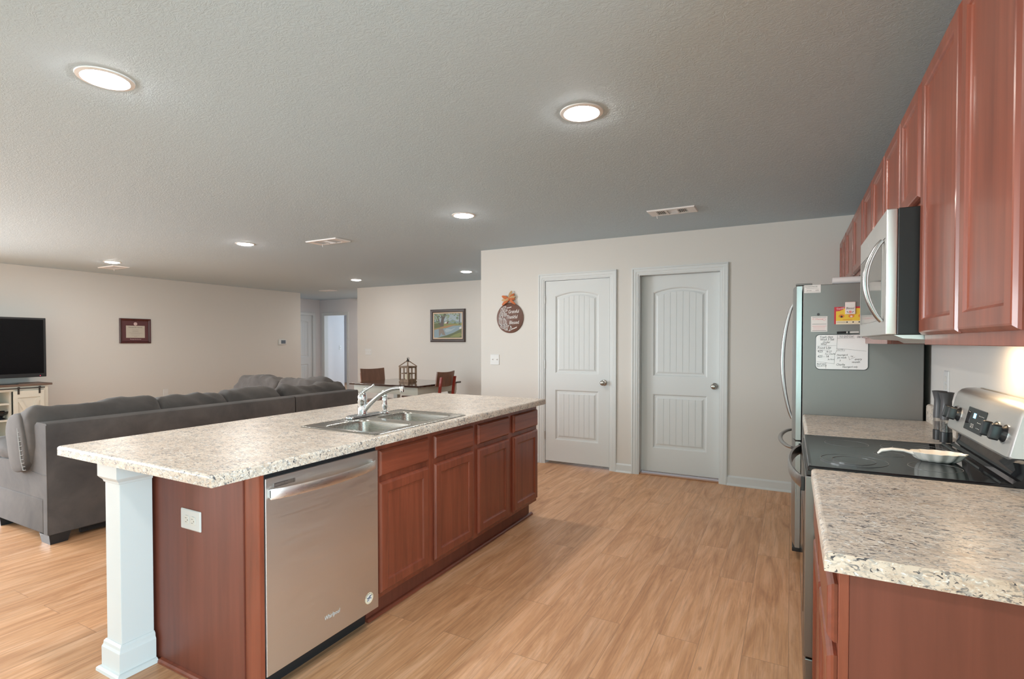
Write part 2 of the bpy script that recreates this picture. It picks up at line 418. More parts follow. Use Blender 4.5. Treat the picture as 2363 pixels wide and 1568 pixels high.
# ================================================================== THE ROOM
H = 2.44; YB = 5.322; XC = -3.256; XL = -9.57; YD = 7.808; XR = 0.69; XH = -7.68; T = 0.12
struct(MB().box(-14, 4.5, -6.8, 13.2, -0.1, 0), 'floor', M['floor'])
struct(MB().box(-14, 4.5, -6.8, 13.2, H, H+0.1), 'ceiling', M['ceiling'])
D1 = (-2.435, -1.668); D2 = (-1.380, -0.590); DH = 2.045
w = MB()
for a0, a1, z0, z1 in ((XC, D1[0], 0, H), (D1[1], D2[0], 0, H), (D2[1], XR+T, 0, H), (D1[0], D1[1], DH, H), (D2[0], D2[1], DH, H)):
    w.box(a0, a1, YB, YB+T, z0, z1)
struct(w, 'wall_back', M['wall'])
struct(MB().box(XC, XC+T, YB+T, YD, 0, H), 'wall_return', M['wall'])
struct(MB().box(XH, XC+T, YD, YD+T, 0, H).box(XH, XH+T, YD+T, 9.6, 0, H), 'wall_dining', M['wall'])
def open_wall(name, fr, a0, a1, gaps, th=T):
    """wall with window or door gaps: (a0, a1, b0, b1)"""
    m = MB(); c = a0
    def blk(p, q, r, t): m.prism(fr, [(p, r), (q, r), (q, t), (p, t)], -th, 0)
    for g0, g1, h0, h1 in gaps:
        blk(c, g0, 0, H)
        if h0 > 0: blk(g0, g1, 0, h0)
        blk(g0, g1, h1, H); c = g1
    blk(c, a1, 0, H); struct(m, name, M['wall'])
def window_frame(name, fr, a0, a1, b0, b1):
    m = MB()
    m.rects(fr, a0, a1, b0, b1, [(0, -0.10), (0, -0.06), (0.05, -0.06), (0.05, -0.10)], cap0=False, cap1=False)
    am = (a0+a1)/2; m.prism(fr, [(am-0.025, b0+0.05), (am+0.025, b0+0.05), (am+0.025, b1-0.05), (am-0.025, b1-0.05)], -0.10, -0.06)
    struct(m, name, M['trim'])
open_wall('wall_left', facing_east(XL), -6.5, 8.01, [(-2.6, 0.8, 0.6, 2.25)])
struct(MB().box(XR, XR+T, 0.9, YB, 0, H), 'wall_right', M['wall'])
struct(MB().box(XR+T, 4.2, 0.9, 1.02, 0, H), 'wall_nook', M['wall'])
open_wall('wall_nook_side', facing_west(4.2), -0.9, 6.5, [(-0.6, 2.6, 0.55, 2.2)])
fn = Fr((0, -6.5, 0), (-1, 0, 0), (0, 0, 1), (0, 1, 0))
open_wall('wall_front', fn, -4.32, 9.69, [(-1.1, 2.3, 0, 2.2), (4.4, 8.0, 0.6, 2.25)])
window_frame('window_1', facing_west(4.2), -0.6, 2.6, 0.55, 2.2)
window_frame('window_2', fn, -1.1, 2.3, 0.0, 2.2)
window_frame('window_3', fn, 4.4, 8.0, 0.6, 2.25)
window_frame('added_side_window', facing_east(XL), -2.6, 0.8, 0.6, 2.25)  # unseen opening added for the extra light from the left
# hall beyond the living room
HX = -10.75; HY = 9.6
w = MB().box(HX-T, HX, 8.01, 8.56, 0, H).box(HX-T, HX, 8.56, 9.39, 2.05, H).box(HX-T, HX, 9.39, HY, 0, H).box(HX, XL-T, 7.9, 8.01, 0, H)
struct(w, 'wall_hall_left', M['wall2'])
w = MB().box(HX-T, -10.60, HY, HY+T, 0, H).box(-10.60, -9.80, HY, HY+T, 2.05, H).box(-9.80, XH+T, HY, HY+T, 0, H)
struct(w, 'wall_hall_back', M['wall2'])
w = MB().box(-10.92, -10.80, HY+T, 10.48, 0, H).box(-13.2, -10.92, 10.36, 10.48, 0, H).box(-13.2, -8.3, 13.0, 13.12, 0, 0.5).box(-13.2, -8.3, 13.0, 13.12, 2.2, H).box(-13.2, -11.2, 13.0, 13.12, 0.5, 2.2).box(-8.8, -8.3, 13.0, 13.12, 0.5, 2.2).box(-8.3, -8.18, HY+T, 13.12, 0, H).box(-13.3, -13.2, 10.36, 13.12, 0, H)
struct(w, 'wall_bedroom', M['wall2'])
# cased openings
def casing(name, fr, a0, a1, b1, wdt=0.063):
    """door casing: profiled trim on three sides, plus the jamb behind it"""
    m = MB()
    prof = [(0, 0), (0, 0.016), (0.012, 0.018), (0.014, 0.013), (0.04, 0.012), (0.044, 0.009), (wdt-0.004, 0.008), (wdt, 0.006), (wdt, 0)]
    rings = []
    for o, c in prof:   # o measured inward from the outer edge
        A0, A1, B1 = a0-wdt+o, a1+wdt-o, b1+wdt-o
        rings.append([fr(A0, 0, c), fr(A0, B1, c), fr(A1, B1, c), fr(A1, 0, c)])
    m.loops(rings, cap0=False, cap1=False, closed=False)
    for k in (0, 3):
        m.face([m.bm.verts.new(r[k]) for r in rings])
    for q in ([(a0-0.001, 0), (a0+0.012, 0), (a0+0.012, b1), (a0-0.001, b1)], [(a1-0.012, 0), (a1+0.001, 0), (a1+0.001, b1), (a1-0.012, b1)], [(a0+0.012, b1-0.012), (a1-0.012, b1-0.012), (a1-0.012, b1+0.001), (a0+0.012, b1+0.001)]):
        m.prism(fr, q, -0.119, 0.002)
    struct(m, name, M['trim'], smooth=25)
casing('trim_1', facing_south(YB), *D1, DH)
casing('trim_2', facing_south(YB), *D2, DH)
casing('trim_3', facing_east(HX), 8.56, 9.39, 2.05)
casing('trim_4', facing_south(HY), -10.60, -9.80, 2.05)

def arch_outline(a0, a1, b0, b1, rise, i, n=12):
    pts = [(a0+i, b0+i), (a1-i, b0+i)]
    am = (a0+a1)/2; hw = (a1-a0)/2-i
    for k in range(n+1):
        t = 1-2*k/n
        pts.append((am+hw*t, b1-i + (rise*(1-t*t) if rise else 0)))
    return pts
def panel_door(name, fr, a0, a1, b0, b1, c_front, thick, knob_a, knob_b, hinge_a=None, label=None):
    """two-panel arched plank door; c_front = depth of its face in the frame"""
    st = 0.118; m = MB()
    holes = []
    mid_lo, mid_hi = b0+0.795, b0+0.975
    defs = [(a0+st, a1-st, b0+0.24, mid_lo, 0.0), (a0+st, a1-st, mid_hi, b1-0.165, 0.042)]
    for d in defs: holes.append(arch_outline(*d, 0))
    outer = [(a0, b0), (a1, b0), (a1, b1), (a0, b1)]
    m.holed(fr, outer, holes, c_front)
    m.loops([[fr(a, b, c_front) for a, b in outer], [fr(a, b, c_front-thick) for a, b in outer]], cap0=False, cap1=True)
    for d in defs:
        m.loops([[fr(a, b, c) for a, b in arch_outline(*d, i)] for i, c in ((0, c_front), (0.008, c_front-0.004), (0.014, c_front-0.012), (0.03, c_front-0.012), (0.045, c_front-0.006))], cap0=False, cap1=False)
        m.loops([[fr(a, b, c_front-0.0061) for a, b in arch_outline(*d, 0.044)]], cap0=False, cap1=True)
        n = 7; A0, A1 = d[0]+0.047, d[1]-0.047; wd = (A1-A0)/n; am = (d[0]+d[1])/2; hw = (A1-A0)/2+0.001
        for k in range(n):
            u0, u1 = A0+k*wd+0.0012, A0+(k+1)*wd-0.0012
            top = lambda u: d[3]-0.047+(d[4]*(1-((u-am)/hw)**2) if d[4] else 0)
            q = [(u0, d[2]+0.047), (u1, d[2]+0.047), (u1, top(u1)), ((u0+u1)/2, top((u0+u1)/2)), (u0, top(u0))]
            m.prism(fr, q, c_front-0.006, c_front-0.0028)
    o = m.build(name, M['trim']); o['kind'] = 'structure'
    k = MB(); k.lathe(fr(knob_a, knob_b, c_front), [(0.032, 0), (0.032, 0.006), (0.026, 0.010), (0.012, 0.014), (0.011, 0.03), (0.020, 0.036), (0.027, 0.048), (0.027, 0.056), (0.020, 0.066), (0.008, 0.069)], 24, fr.n)
    k.build('door_knob', M['nickel'], o, smooth=50)
    if hinge_a is not None:
        for hb in (b0+0.28, b0+1.07, b1-0.2):
            h = MB(); p = fr(hinge_a, hb, c_front+0.004)
            h.tube([p-fr.v*0.045, p+fr.v*0.045], 0.006, 8); h.build('hinge', M['nickel'], o, smooth=50)
    return o
FS = facing_south(YB)
panel_door('door_1', FS, D1[0]+0.016, D1[1]-0.016, 0.035, DH-0.016, -0.006, 0.035, -1.742, 0.925, hinge_a=D1[0]+0.012)
panel_door('door_2', FS, D2[0]+0.014, D2[1]-0.014, 0.03, DH-0.014, -0.084, 0.035, -0.655, 0.925)
panel_door('door_3', facing_east(HX), 8.576, 9.374, 0.01, 2.034, -0.03, 0.035, 8.64, 0.92, hinge_a=9.384)
struct(MB().box(D2[0]+0.012, D2[1]-0.012, YB+0.02, YB+T, 0.0, 0.012, 0.004), 'trim_5', m_wood('threshold_wood', (0.36, 0.17, 0.09), (0.50, 0.27, 0.15), axis=0))
# baseboards
def baseboard(name, fr, a0, a1):
    prof = [(0.0, 0.024), (0.006, 0.024), (0.018, 0.016), (0.02, 0.0135), (0.07, 0.0135), (0.078, 0.0135), (0.088, 0.006), (0.092, 0.004), (0.092, 0.0)]
    m = MB(); m.loops([[fr(a0, b, c), fr(a1, b, c)] for b, c in prof], cap0=False, cap1=False, closed=False)
    for a in (a0, a1): m.face([m.bm.verts.new(fr(a, b, c)) for b, c in prof]+[m.bm.verts.new(fr(a, 0, 0))])
    struct(m, name, M['trim'], smooth=30)
baseboard('baseboard_back_middle', FS, D1[1]+0.063, D2[0]-0.063)
baseboard('baseboard_back_right', FS, D2[1]+0.063, 0.02)
baseboard('baseboard_back_left', FS, XC, D1[0]-0.063)
baseboard('baseboard_dining', facing_south(YD), XH, XC)
baseboard('baseboard_left', facing_east(XL), -6.5, 8.01)

# ------------------------------------------------------------------ ceiling fittings
def downlight(x, y, label):
    t = thing('recessed_light', label, 'ceiling light', (x, y, H), 'recessed ceiling lights')
    fr = down(H)
    MB().loops([[fr(x+r*math.cos(2*PI*i/36), y+r*math.sin(2*PI*i/36), c) for i in range(36)] for r, c in ((0.102, 0.0), (0.100, 0.004), (0.084, 0.007), (0.078, 0.003))], cap0=False, cap1=False).build('trim_ring', M['ring'], t, smooth=40)
    MB().lathe((x, y, H-0.001), [(0.075, 0), (0.073, 0.006), (0.055, 0.012), (0.02, 0.015)], 32, (0, 0, -1)).build('lens', M['lens_dim' if 5 < y < 8 else 'lens'], t, smooth=60)
    return t
LL = ['recessed ceiling light above the near end of the island, largest at the left', 'recessed ceiling light over the kitchen aisle in front of the stove',
      'recessed ceiling light over the sofa, left of the slatted middle vent', 'recessed ceiling light above the far end of the island',
      'recessed ceiling light over the living area nearest the television wall', 'recessed ceiling light by the hall opening beside the dining wall corner',
      'recessed ceiling light above the dining table beside the kitchen wall corner']
for (x, y), l in zip(LIGHT_SPOTS, LL): downlight(x, y, l)
downlight(-5.3, 0.3, 'recessed ceiling light outside the picture, nearest the sofa end')
downlight(-8.1, 0.3, 'recessed ceiling light outside the picture, nearest the added side window')
downlight(-0.45, 0.15, 'recessed ceiling light outside the picture, over the near end of the kitchen')
downlight(-8.4, 8.9, 'added unseen ceiling light brightening the hall, hidden behind the dining wall corner')  # extra fixture out of view, added to brighten the hall
def ceiling_vent(x0, x1, y0, y1, along_x, label):
    t = thing('ceiling_vent', label, 'vent', ((x0+x1)/2, (y0+y1)/2, H), 'ceiling air vents')
    fr = down(H)
    L = x1-x0; bar = 0.032
    fx = [x0+0.07*L/0.4, x0+0.07*L/0.4+L*0.19, x0+0.07*L/0.4+L*0.225, x1-0.07*L/0.4-L*0.225, x1-0.07*L/0.4-L*0.19, x1-0.07*L/0.4]
    outer = [(x0, y0), (x1, y0), (x1, y1), (x0, y1)]
    holes = [[(fx[i], y0+bar), (fx[i+1], y0+bar), (fx[i+1], y1-bar), (fx[i], y1-bar)] for i in (0, 2, 4)]
    m = MB(); m.holed(fr, outer, holes, 0.010)
    m.loops([[fr(a, b, 0.010) for a, b in outer], [fr(a+(0.006 if a < (x0+x1)/2 else -0.006)*-1, b+(0.006 if b < (y0+y1)/2 else -0.006)*-1, 0.0) for a, b in outer]], cap0=False, cap1=False)
    for h in holes: m.loops([[fr(a, b, 0.010) for a, b in h], [fr(a, b, 0.001) for a, b in h]], cap0=False, cap1=False)
    m.build('frame', M['ring'], t)
    MB().box(x0+0.01, x1-0.01, y0+0.01, y1-0.01, H-0.0025, H-0.0005).build('backing', M['vent_dark'], t)
    for i, (i0, ax) in enumerate(((0, 1), (2, 0), (4, 1))):
        g = MB(); a0, a1, b0, b1 = fx[i0], fx[i0+1], y0+bar, y1-bar
        if ax == 0:
            n = 7
            for k in range(n):
                yy = b0+(k+0.5)*(b1-b0)/n; g.box(a0, a1, yy-0.0025, yy+0.0005, H-0.0085, H-0.003)
        else:
            n = 5
            for k in range(n):
                xx = a0+(k+0.5)*(a1-a0)/n; g.box(xx-0.0025, xx+0.0005, b0, b1, H-0.0085, H-0.003)
        g.build('louvre', M['ring'], t)
    g = MB(); g.tube([(x0+0.045, y1-0.02, H-0.008), (x0+0.045, y1-0.02, H-0.03), (x0+0.05, y1-0.02, H-0.034)], 0.003, 8); g.build('damper_lever', M['ring'], t)
ceiling_vent(-1.06, -0.69, 4.36, 4.545, 1, 'white slatted ceiling vent above the two white doors')
ceiling_vent(-4.62, -4.18, 3.945, 4.15, 1, 'white slatted ceiling vent between the sofa and island lights')
ceiling_vent(-8.86, -8.44, 3.88, 4.08, 1, 'white slatted ceiling vent close beside the television wall light')
ceiling_vent(-8.75, -8.42, 7.80, 7.98, 1, 'small white ceiling vent at the hall entrance')

# ================================================================== ISLAND
FE = facing_east(-1.735)
def cab_front(fr, parts, parent, drawers, doors, t=0.020, rail=0.055, mname='cherry'):
    for (a0, a1, b0, b1) in drawers:
        m = MB(); m.rects(fr, a0, a1, b0, b1, [(0, 0.0005), (0, t-0.013), (0.003, t-0.008), (0.009, t-0.0015), (0.013, t)]); m.build('drawer_front', M['cherry_h'], parent)
    for (a0, a1, b0, b1) in doors:
        m = MB(); m.rects(fr, a0, a1, b0, b1, [(0, 0.0005), (0, t-0.013), (0.003, t-0.008), (0.009, t-0.0015), (0.013, t), (rail-0.004, t), (rail, t-0.003), (rail+0.003, t-0.007), (rail+0.010, t-0.009)]); m.build('door', M[mname], parent)
def carcass(x0, x1, y0, y1, z0, z1, face_x, parent, closed_top=False, toe=None):
    """open cabinet box; face_x = side (x) where the face frame sits"""
    m = MB(); t = 0.016
    m.box(x0, x1, y0, y0+t, z0, z1); m.box(x0, x1, y1-t, y1, z0, z1); m.box(x0, x1, y0+t, y1-t, z0, z0+t)
    back = x0 if face_x == x1 else x1-t
    m.box(back, back+t, y0+t, y1-t, z0+t, z1)
    if closed_top: m.box(x0, x1, y0+t, y1-t, z1-t, z1)
    m.build('body', M['cherry_panel'], parent)
    f = MB(); fx0, fx1 = (face_x, face_x+0.019) if face_x == x1 else (face_x-0.019, face_x)
    f.box(fx0, fx1, y0, y1, z0, z1, 0.0015, 1); f.build('face_frame', M['cherry'], parent)
    if toe: 
        k = MB(); k.box(toe-0.012, toe, y0, y1, 0.0, z0); k.build('toe_kick', M['cherry_panel'], parent)
t = thing('sink_base_cabinet', 'cherry wood island cabinet under the sink, beside the dishwasher', 'cabinet', (-2.05, 2.31, 0), 'island base cabinets')
carcass(-2.42, -1.754, 1.876, 2.745, 0.125, 0.873, -1.754, t, toe=-1.80)
cab_front(FE, None, t, [(1.889, 2.272, 0.712, 0.838), (2.325, 2.722, 0.712, 0.838)], [(1.889, 2.272, 0.150, 0.684), (2.325, 2.722, 0.150, 0.684)])
t = thing('base_cabinet', 'cherry wood cabinet at the far end of the island with two doors', 'cabinet', (-2.05, 3.2, 0), 'island base cabinets')
carcass(-2.42, -1.754, 2.746, 3.652, 0.125, 0.873, -1.754, t, toe=-1.80)
cab_front(FE, None, t, [(2.778, 3.180, 0.712, 0.838), (3.248, 3.642, 0.712, 0.838)], [(2.778, 3.180, 0.150, 0.684), (3.248, 3.642, 0.150, 0.684)])
struct(MB().prism(facing_south(3.69), [(-1.7995, 0), (-1.783, 0), (-1.784, 0.008), (-1.79, 0.014), (-1.7995, 0.017)], 0, 3.69-1.875), 'trim_6', M['cherry_h'])
# near end panel
t = thing('island_end_panel', 'reddish brown wood panel closing the near end of the island', 'panel', (-2.08, 1.25, 0))
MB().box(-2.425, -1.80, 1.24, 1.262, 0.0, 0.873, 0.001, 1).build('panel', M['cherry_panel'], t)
MB().box(-1.7995, -1.714, 1.245, 1.266, 0.0, 0.873, 0.002, 1).build('corner_stile', M['cherry'], t)
MB().box(-2.44, -2.422, 1.228, 1.2395, 0.0, 0.873, 0.004, 3).build('corner_bead', M['cherry'], t)
MB().prism(facing_east(-2.347), [(1.2395, 0), (1.222, 0), (1.223, 0.009), (1.229, 0.015), (1.2395, 0.018)], 0, 0.632).build('shoe_moulding', M['cherry'], t)
MB().box(-2.44, -2.4255, 1.264, 3.652, 0, 0.873).build('back_panel', M['cherry_panel'], t)
# outlet on the panel
fp = facing_south(1.24)
t = thing('outlet_plate', 'white two-socket outlet plate turned sideways on the island end panel', 'outlet', (-2.124, 1.238, 0.6))
MB().rects(fp, -2.190, -2.058, 0.598, 0.680, [(0, 0.0003), (0, 0.003), (0.004, 0.006)], r=0.004).build('cover_plate', M['white_plastic'], t)
for ca in (-2.146, -2.104):
    m = MB(); m.prism(fp, rr(ca-0.016, ca+0.016, 0.620, 0.656, 0.011), 0.0062, 0.0085); so = m.build('socket', M['offwhite'], t)
    m = MB()
    for bb in (0.630, 0.646): m.prism(fp, [(ca-0.007, bb-0.001), (ca+0.002, bb-0.001), (ca+0.002, bb+0.001), (ca-0.007, bb+0.001)], 0.0086, 0.0089)
    m.prism(fp, circ(ca+0.008, 0.638, 0.0025, 10), 0.0086, 0.0089); m.build('slots', M['slot'], so)
# post
t = thing('island_post', 'white square post with moulded cap and base under the island corner', 'post', (-2.45, 1.17, 0))
x0, x1, y0, y1 = -2.492, -2.380, 1.105, 1.2275
MB().box(x0, x1, y0, y1, 0.12, 0.80, 0.002, 2).build('shaft', M['trim'], t)
def sqlathe(prof, parent, name):
    m = MB(); m.loops([[V((x0-e, y0-e, z)), V((x1+e, y0-e, z)), V((x1+e, 1.2275, z)), V((x0-e, 1.2275, z))] for e, z in prof]); m.build(name, M['trim'], parent)
sqlathe([(0.030, 0.0), (0.029, 0.012), (0.022, 0.018), (0.0145, 0.02), (0.0145, 0.098), (0.010, 0.108), (0.009, 0.120), (0.003, 0.128), (0.0025, 0.1285)], t, 'base')
sqlathe([(0.0025, 0.780), (0.004, 0.782), (0.006, 0.790), (0.015, 0.800), (0.019, 0.806), (0.019, 0.873)], t, 'cap')
# worktop
def worktop(name, x0, x1, y0, y1, z0, z1, holes=(), round_sides='all', label='', cat='countertop', r=0.012, group=None):
    m = MB(); fr = up(0)
    steps = [(0, z0), (0, z1-r)]+[(r*(1-math.cos(k*PI/2/5)), z1-r+r*math.sin(k*PI/2/5)) for k in range(1, 6)]
    def out(i): 
        f = lambda s: i if (round_sides == 'all' or s in round_sides) else 0
        return [(x0+f('w'), y0+f('s')), (x1-f('e'), y0+f('s')), (x1-f('e'), y1-f('n')), (x0+f('w'), y1-f('n'))]
    m.loops([[fr(a, b, c) for a, b in out(i)] for i, c in steps], cap0=False, cap1=False)
    m.holed(fr, out(steps[-1][0]), list(holes), z1); m.holed(fr, out(0), list(holes), z0)
    for h in holes: m.loops([[fr(a, b, z1) for a, b in h], [fr(a, b, z0) for a, b in h]], cap0=False, cap1=False)
    return m
SX0, SX1, SY0, SY1 = -2.252, -1.716, 1.862, 2.652
hole = [(SX0+0.02, SY0+0.02), (SX1-0.02, SY0+0.02), (SX1-0.02, SY1-0.02), (SX0+0.02, SY1-0.02)]
m = worktop('x', -2.749, -1.677, 1.045, 3.700, 0.8735, 0.914, [hole])
tag(m.build('island_countertop', M['granite'], smooth=35), 'long speckled beige laminate countertop on the island holding the sink', 'countertop')
# sink
t = thing('kitchen_sink', 'double-bowl stainless steel drop-in sink set in the island countertop', 'sink', (-1.98, 2.26, 0.914))
fr = up(0.9142)
bowls = [(-2.142, -1.776, 1.917, 2.225), (-2.142, -1.776, 2.290, 2.597)]
m = MB()
outs = [rr(SX0+i, SX1-i, SY0+i, SY1-i, 0.03-i*0.5, 4) for i in (0, 0.003, 0.014, 0.022)]
m.loops([[fr(a, b, c) for a, b in o] for o, c in zip(outs, (0, 0.003, 0.0055, 0.003))], cap0=False, cap1=False)
m.holed(fr, outs[-1], [rr(*b, 0.045, 5) for b in bowls], 0.003)
m.build('rim', M['sink_steel'], t, smooth=40)
for (a0, a1, b0, b1) in bowls:
    m = MB(); st = [(0, 0.003), (0.004, 0.0), (0.007, -0.01), (0.013, -0.13), (0.022, -0.155), (0.045, -0.168), (0.08, -0.172)]
    m.loops([[fr(a, b, c) for a, b in rr(a0+i, a1-i, b0+i, b1-i, 0.045+i*0.25, 5)] for i, c in st], cap0=False, cap1=True)
    o = m.build('bowl', M['sink_steel'], t, smooth=50)
    MB().lathe(((a0+a1)/2, (b0+b1)/2, 0.9142-0.1718), [(0.042, 0), (0.04, 0.002), (0.02, 0.001), (0.005, 0.001)], 20).build('drain', M['chrome'], o, smooth=50)
for (a, b) in ((-2.236, 1.88), (-2.236, 2.634)):
    pass
# faucet
t = thing('kitchen_faucet', 'chrome single-lever faucet with angled spout behind the sink', 'faucet', (-2.222, 2.30, 0.918))
zz = 0.9198
m = MB(); m.loops([[up(zz)(a, b, c) for a, b in rr(-2.246+i, -2.188-i, 2.17+i, 2.43-i, 0.028, 6)] for i, c in ((0, 0), (0, 0.006), (0.003, 0.011), (0.009, 0.014))]); m.build('base_plate', M['chrome'], t, smooth=40)
fx, fy = -2.217, 2.290
MB().lathe((fx, fy, zz+0.012), [(0.030, 0), (0.0265, 0.006), (0.026, 0.05), (0.026, 0.068), (0.0275, 0.070), (0.0275, 0.095), (0.026, 0.108), (0.021, 0.124), (0.011, 0.134), (0.002, 0.137)], 28).build('body', M['chrome'], t, smooth=40)
pts = [(fx-0.006, fy-0.004, zz+0.110), (fx-0.002, fy-0.002, zz+0.132), (fx+0.014, fy+0.001, zz+0.150), (fx+0.042, fy+0.006, zz+0.165), (fx+0.070, fy+0.008, zz+0.178), (fx+0.082, fy+0.009, zz+0.190)]
MB().tube(pts, [0.024, 0.019, 0.012, 0.008, 0.0065, 0.005], 14, flat=(1, 0.9)).build('lever_handle', M['chrome'], t, smooth=60)
sp = []
for k in range(15):
    u = k/14; sp.append((fx+0.012+0.255*u, fy+0.004+0.03*u, zz+0.034+0.142*math.sin(u*PI*0.53)**0.92 - 0.003*u))
MB().tube(sp, [0.0145-0.003*k/14 for k in range(15)], 16).build('spout', M['chrome'], t, smooth=60)
e = V(sp[-1]); MB().lathe((e.x-0.001, e.y, e.z+0.012), [(0.006, 0), (0.0135, 0.003), (0.0135, 0.028), (0.0115, 0.034)], 18, (0.12, 0.02, -1)).build('aerator', M['chrome'], t, smooth=40)
t = thing('side_sprayer', 'small chrome pull-out sprayer standing beside the faucet', 'sprayer', (-2.2, 2.462, 0.918))
MB().lathe((-2.205, 2.468, zz), [(0.027, 0), (0.025, 0.006), (0.015, 0.012), (0.012, 0.02)], 22).build('base', M['chrome'], t, smooth=40)
MB().lathe((-2.205, 2.468, zz+0.018), [(0.011, 0), (0.016, 0.015), (0.0175, 0.035), (0.015, 0.055), (0.0165, 0.066), (0.014, 0.074), (0.008, 0.08)], 22).build('handle', M['chrome'], t, smooth=40)
MB().tube([(-2.215, 2.462, zz+0.095), (-2.203, 2.468, zz+0.106), (-2.188, 2.474, zz+0.104)], [0.010, 0.0135, 0.009], 14).build('spray_head', M['chrome'], t, smooth=60)

# dishwasher
t = thing('dishwasher', 'stainless steel dishwasher with a curved bar handle in the island', 'dishwasher', (-2.0, 1.57, 0))
MB().box(-2.38, -1.7455, 1.282, 1.858, 0.09, 0.855).build('tub_body', M['dark'], t)
MB().box(-2.38, -1.80, 1.282, 1.868, 0.0, 0.089).build('toe_plate', M['black'], t)
MB().box(-1.74, -1.728, 1.2715, 1.868, 0.846, 0.868, 0.002).build('control_strip', M['black'], t)
MB().box(-1.7455, -1.715, 1.2715, 1.870, 0.100, 0.8455, 0.0025, 2).build('door', M['steel'], t)
MB().box(-1.735, -1.7285, 1.2665, 1.2712, 0.20, 0.84).build('side_gasket', M['white_plastic'], t)
m = MB(); n = 24; rings = []
for k in range(n+1):
    u = k/n; y = 1.285+u*0.555; b = 0.044*(1-(2*u-1)**2)**0.8 if 0 < u < 1 else 0
    x = -1.700+b
    rings.append([V((x-0.007, y, 0.769)), V((x-0.001, y, 0.767)), V((x, y, 0.772)), V((x, y, 0.800)), V((x-0.002, y, 0.806)), V((x-0.008, y, 0.804))])
m.loops(rings)
h = m.build('handle', M['steel_light'], t, smooth=50)
for y in (1.285, 1.825): MB().box(-1.7148, -1.701, y, y+0.015, 0.771, 0.803, 0.002).build('handle_mount', M['steel'], h)
fd = facing_east(-1.715)
m = MB(); m.rects(fd, 1.308, 1.404, 0.806, 0.822, [(0, 0.0004), (0, 0.0012), (0.0015, 0.0014)], r=0.002, mi=0); m.prism(fd, [(1.312, 0.8075), (1.37, 0.8075), (1.37, 0.8085), (1.312, 0.8085)], 0.0015, 0.0018, 1); m.prism(fd, [(1.312, 0.819), (1.37, 0.819), (1.37, 0.820), (1.312, 0.820)], 0.0015, 0.0018, 1)
m.build('badge', [M['steel_v'], M['ink']], t)
m = MB(); m.text(fd, 'Whirlpool', 1.545, 0.186, 0.026, 0.0004, shear=0.1, sx=0.78); m.build('logo_lettering', M['white_plastic'], t)
m = MB(); ca, cb = 1.808, 0.168
m.prism(fd, circ(ca, cb, 0.026, 36), 0.0003, 0.0008, 0); m.prism(fd, circ(ca, cb, 0.017, 30), 0.0009, 0.0011, 1)
for k, ch in enumerate('AMERICA'):
    an = math.radians(155-k*21.5); m.text(fd, ch, ca+0.0185*math.cos(an), cb+0.0185*math.sin(an), 0.0085, 0.001, 3, align='CENTER', rot=an-PI/2)
for k in (-1, 1): m.line(fd, [(ca-0.010+0.004*k, cb-0.011), (ca-0.004+0.004*k, cb), (ca+0.004+0.004*k, cb+0.008), (ca+0.012, cb+0.010)], 0.0028, 0.0012, mi=2)
m.line(fd, [(ca-0.013, cb+0.004), (ca-0.002, cb+0.002), (ca+0.012, cb-0.004)], 0.003, 0.0013, mi=2)
m.build('round_sticker', [M['cardcream'], M['paper'], M['badge_blue'], M['ink']], t)

# ================================================================== RIGHT RUN
XF = 0.065; GY0, GY1 = 2.092, 2.806   # stove gap
t = thing('base_cabinet', 'cherry wood base cabinet in the near right corner of the picture', 'cabinet', (0.39, 1.69, 0))
FW = facing_west(0.110)
m = MB(); m.box(0.112, XR-0.004, 1.29, 1.306, 0.0, 0.873); m.box(0.112, XR-0.004, 2.07, 2.086, 0.0, 0.873); m.box(0.112, XR-0.004, 1.306, 2.07, 0.1, 0.116); m.box(XR-0.02, XR-0.004, 1.306, 2.07, 0.116, 0.873); m.build('body', M['cherry_panel'], t)
MB().box(0.0925, 0.1115, 1.289, 2.087, 0.1, 0.873, 0.0015, 1).build('face_frame', M['cherry'], t)
FW = facing_west(0.0925)
cab_front(FW, None, t, [(-1.675, -1.300, 0.712, 0.838), (-2.072, -1.695, 0.712, 0.838)], [(-1.675, -1.300, 0.135, 0.684), (-2.072, -1.695, 0.135, 0.684)])
MB().box(0.16, 0.175, 1.306, 2.07, 0.0, 0.099).build('toe_kick', M['cherry_panel'], t)
m = worktop('x', XF, XR-0.003, 1.270, GY0-0.002, 0.8735, 0.914, round_sides='w')
o = tag(m.build('countertop', M['granite'], smooth=35), 'speckled beige laminate countertop in the near right corner', 'countertop')
m = worktop('x', XF, XR-0.003, GY1, 3.640, 0.8735, 0.914, round_sides='w')
o = m.build('countertop', M['granite'], smooth=35); tag(o, 'speckled beige laminate countertop between the stove and the refrigerator', 'countertop')
m = MB(); prof = [(XR-0.003, 0.9145), (0.664, 0.9145), (0.664, 0.998), (0.668, 1.006), (0.675, 1.010), (XR-0.003, 1.010)]
m.loops([[V((x, y, z)) for x, z in prof] for y in (2.86, 3.640)])
m.build('backsplash', M['granite'], o, smooth=35)
t = thing('base_cabinet', 'cherry wood base cabinet between the stove and the refrigerator', 'cabinet', (0.39, 3.2, 0))
MB().box(0.112, XR-0.004, GY1+0.004, 3.636, 0.1, 0.873).build('body', M['cherry_panel'], t)
MB().box(0.0925, 0.1115, GY1+0.004, 3.636, 0.1, 0.873, 0.0015, 1).build('face_frame', M['cherry'], t)
cab_front(facing_west(0.0925), None, t, [(-3.20, -2.83, 0.712, 0.838), (-3.62, -3.23, 0.712, 0.838)], [(-3.20, -2.83, 0.135, 0.684), (-3.62, -3.23, 0.135, 0.684)])
MB().box(0.16, 0.175, GY1+0.004, 3.636, 0.0, 0.099).build('toe_kick', M['cherry_panel'], t)

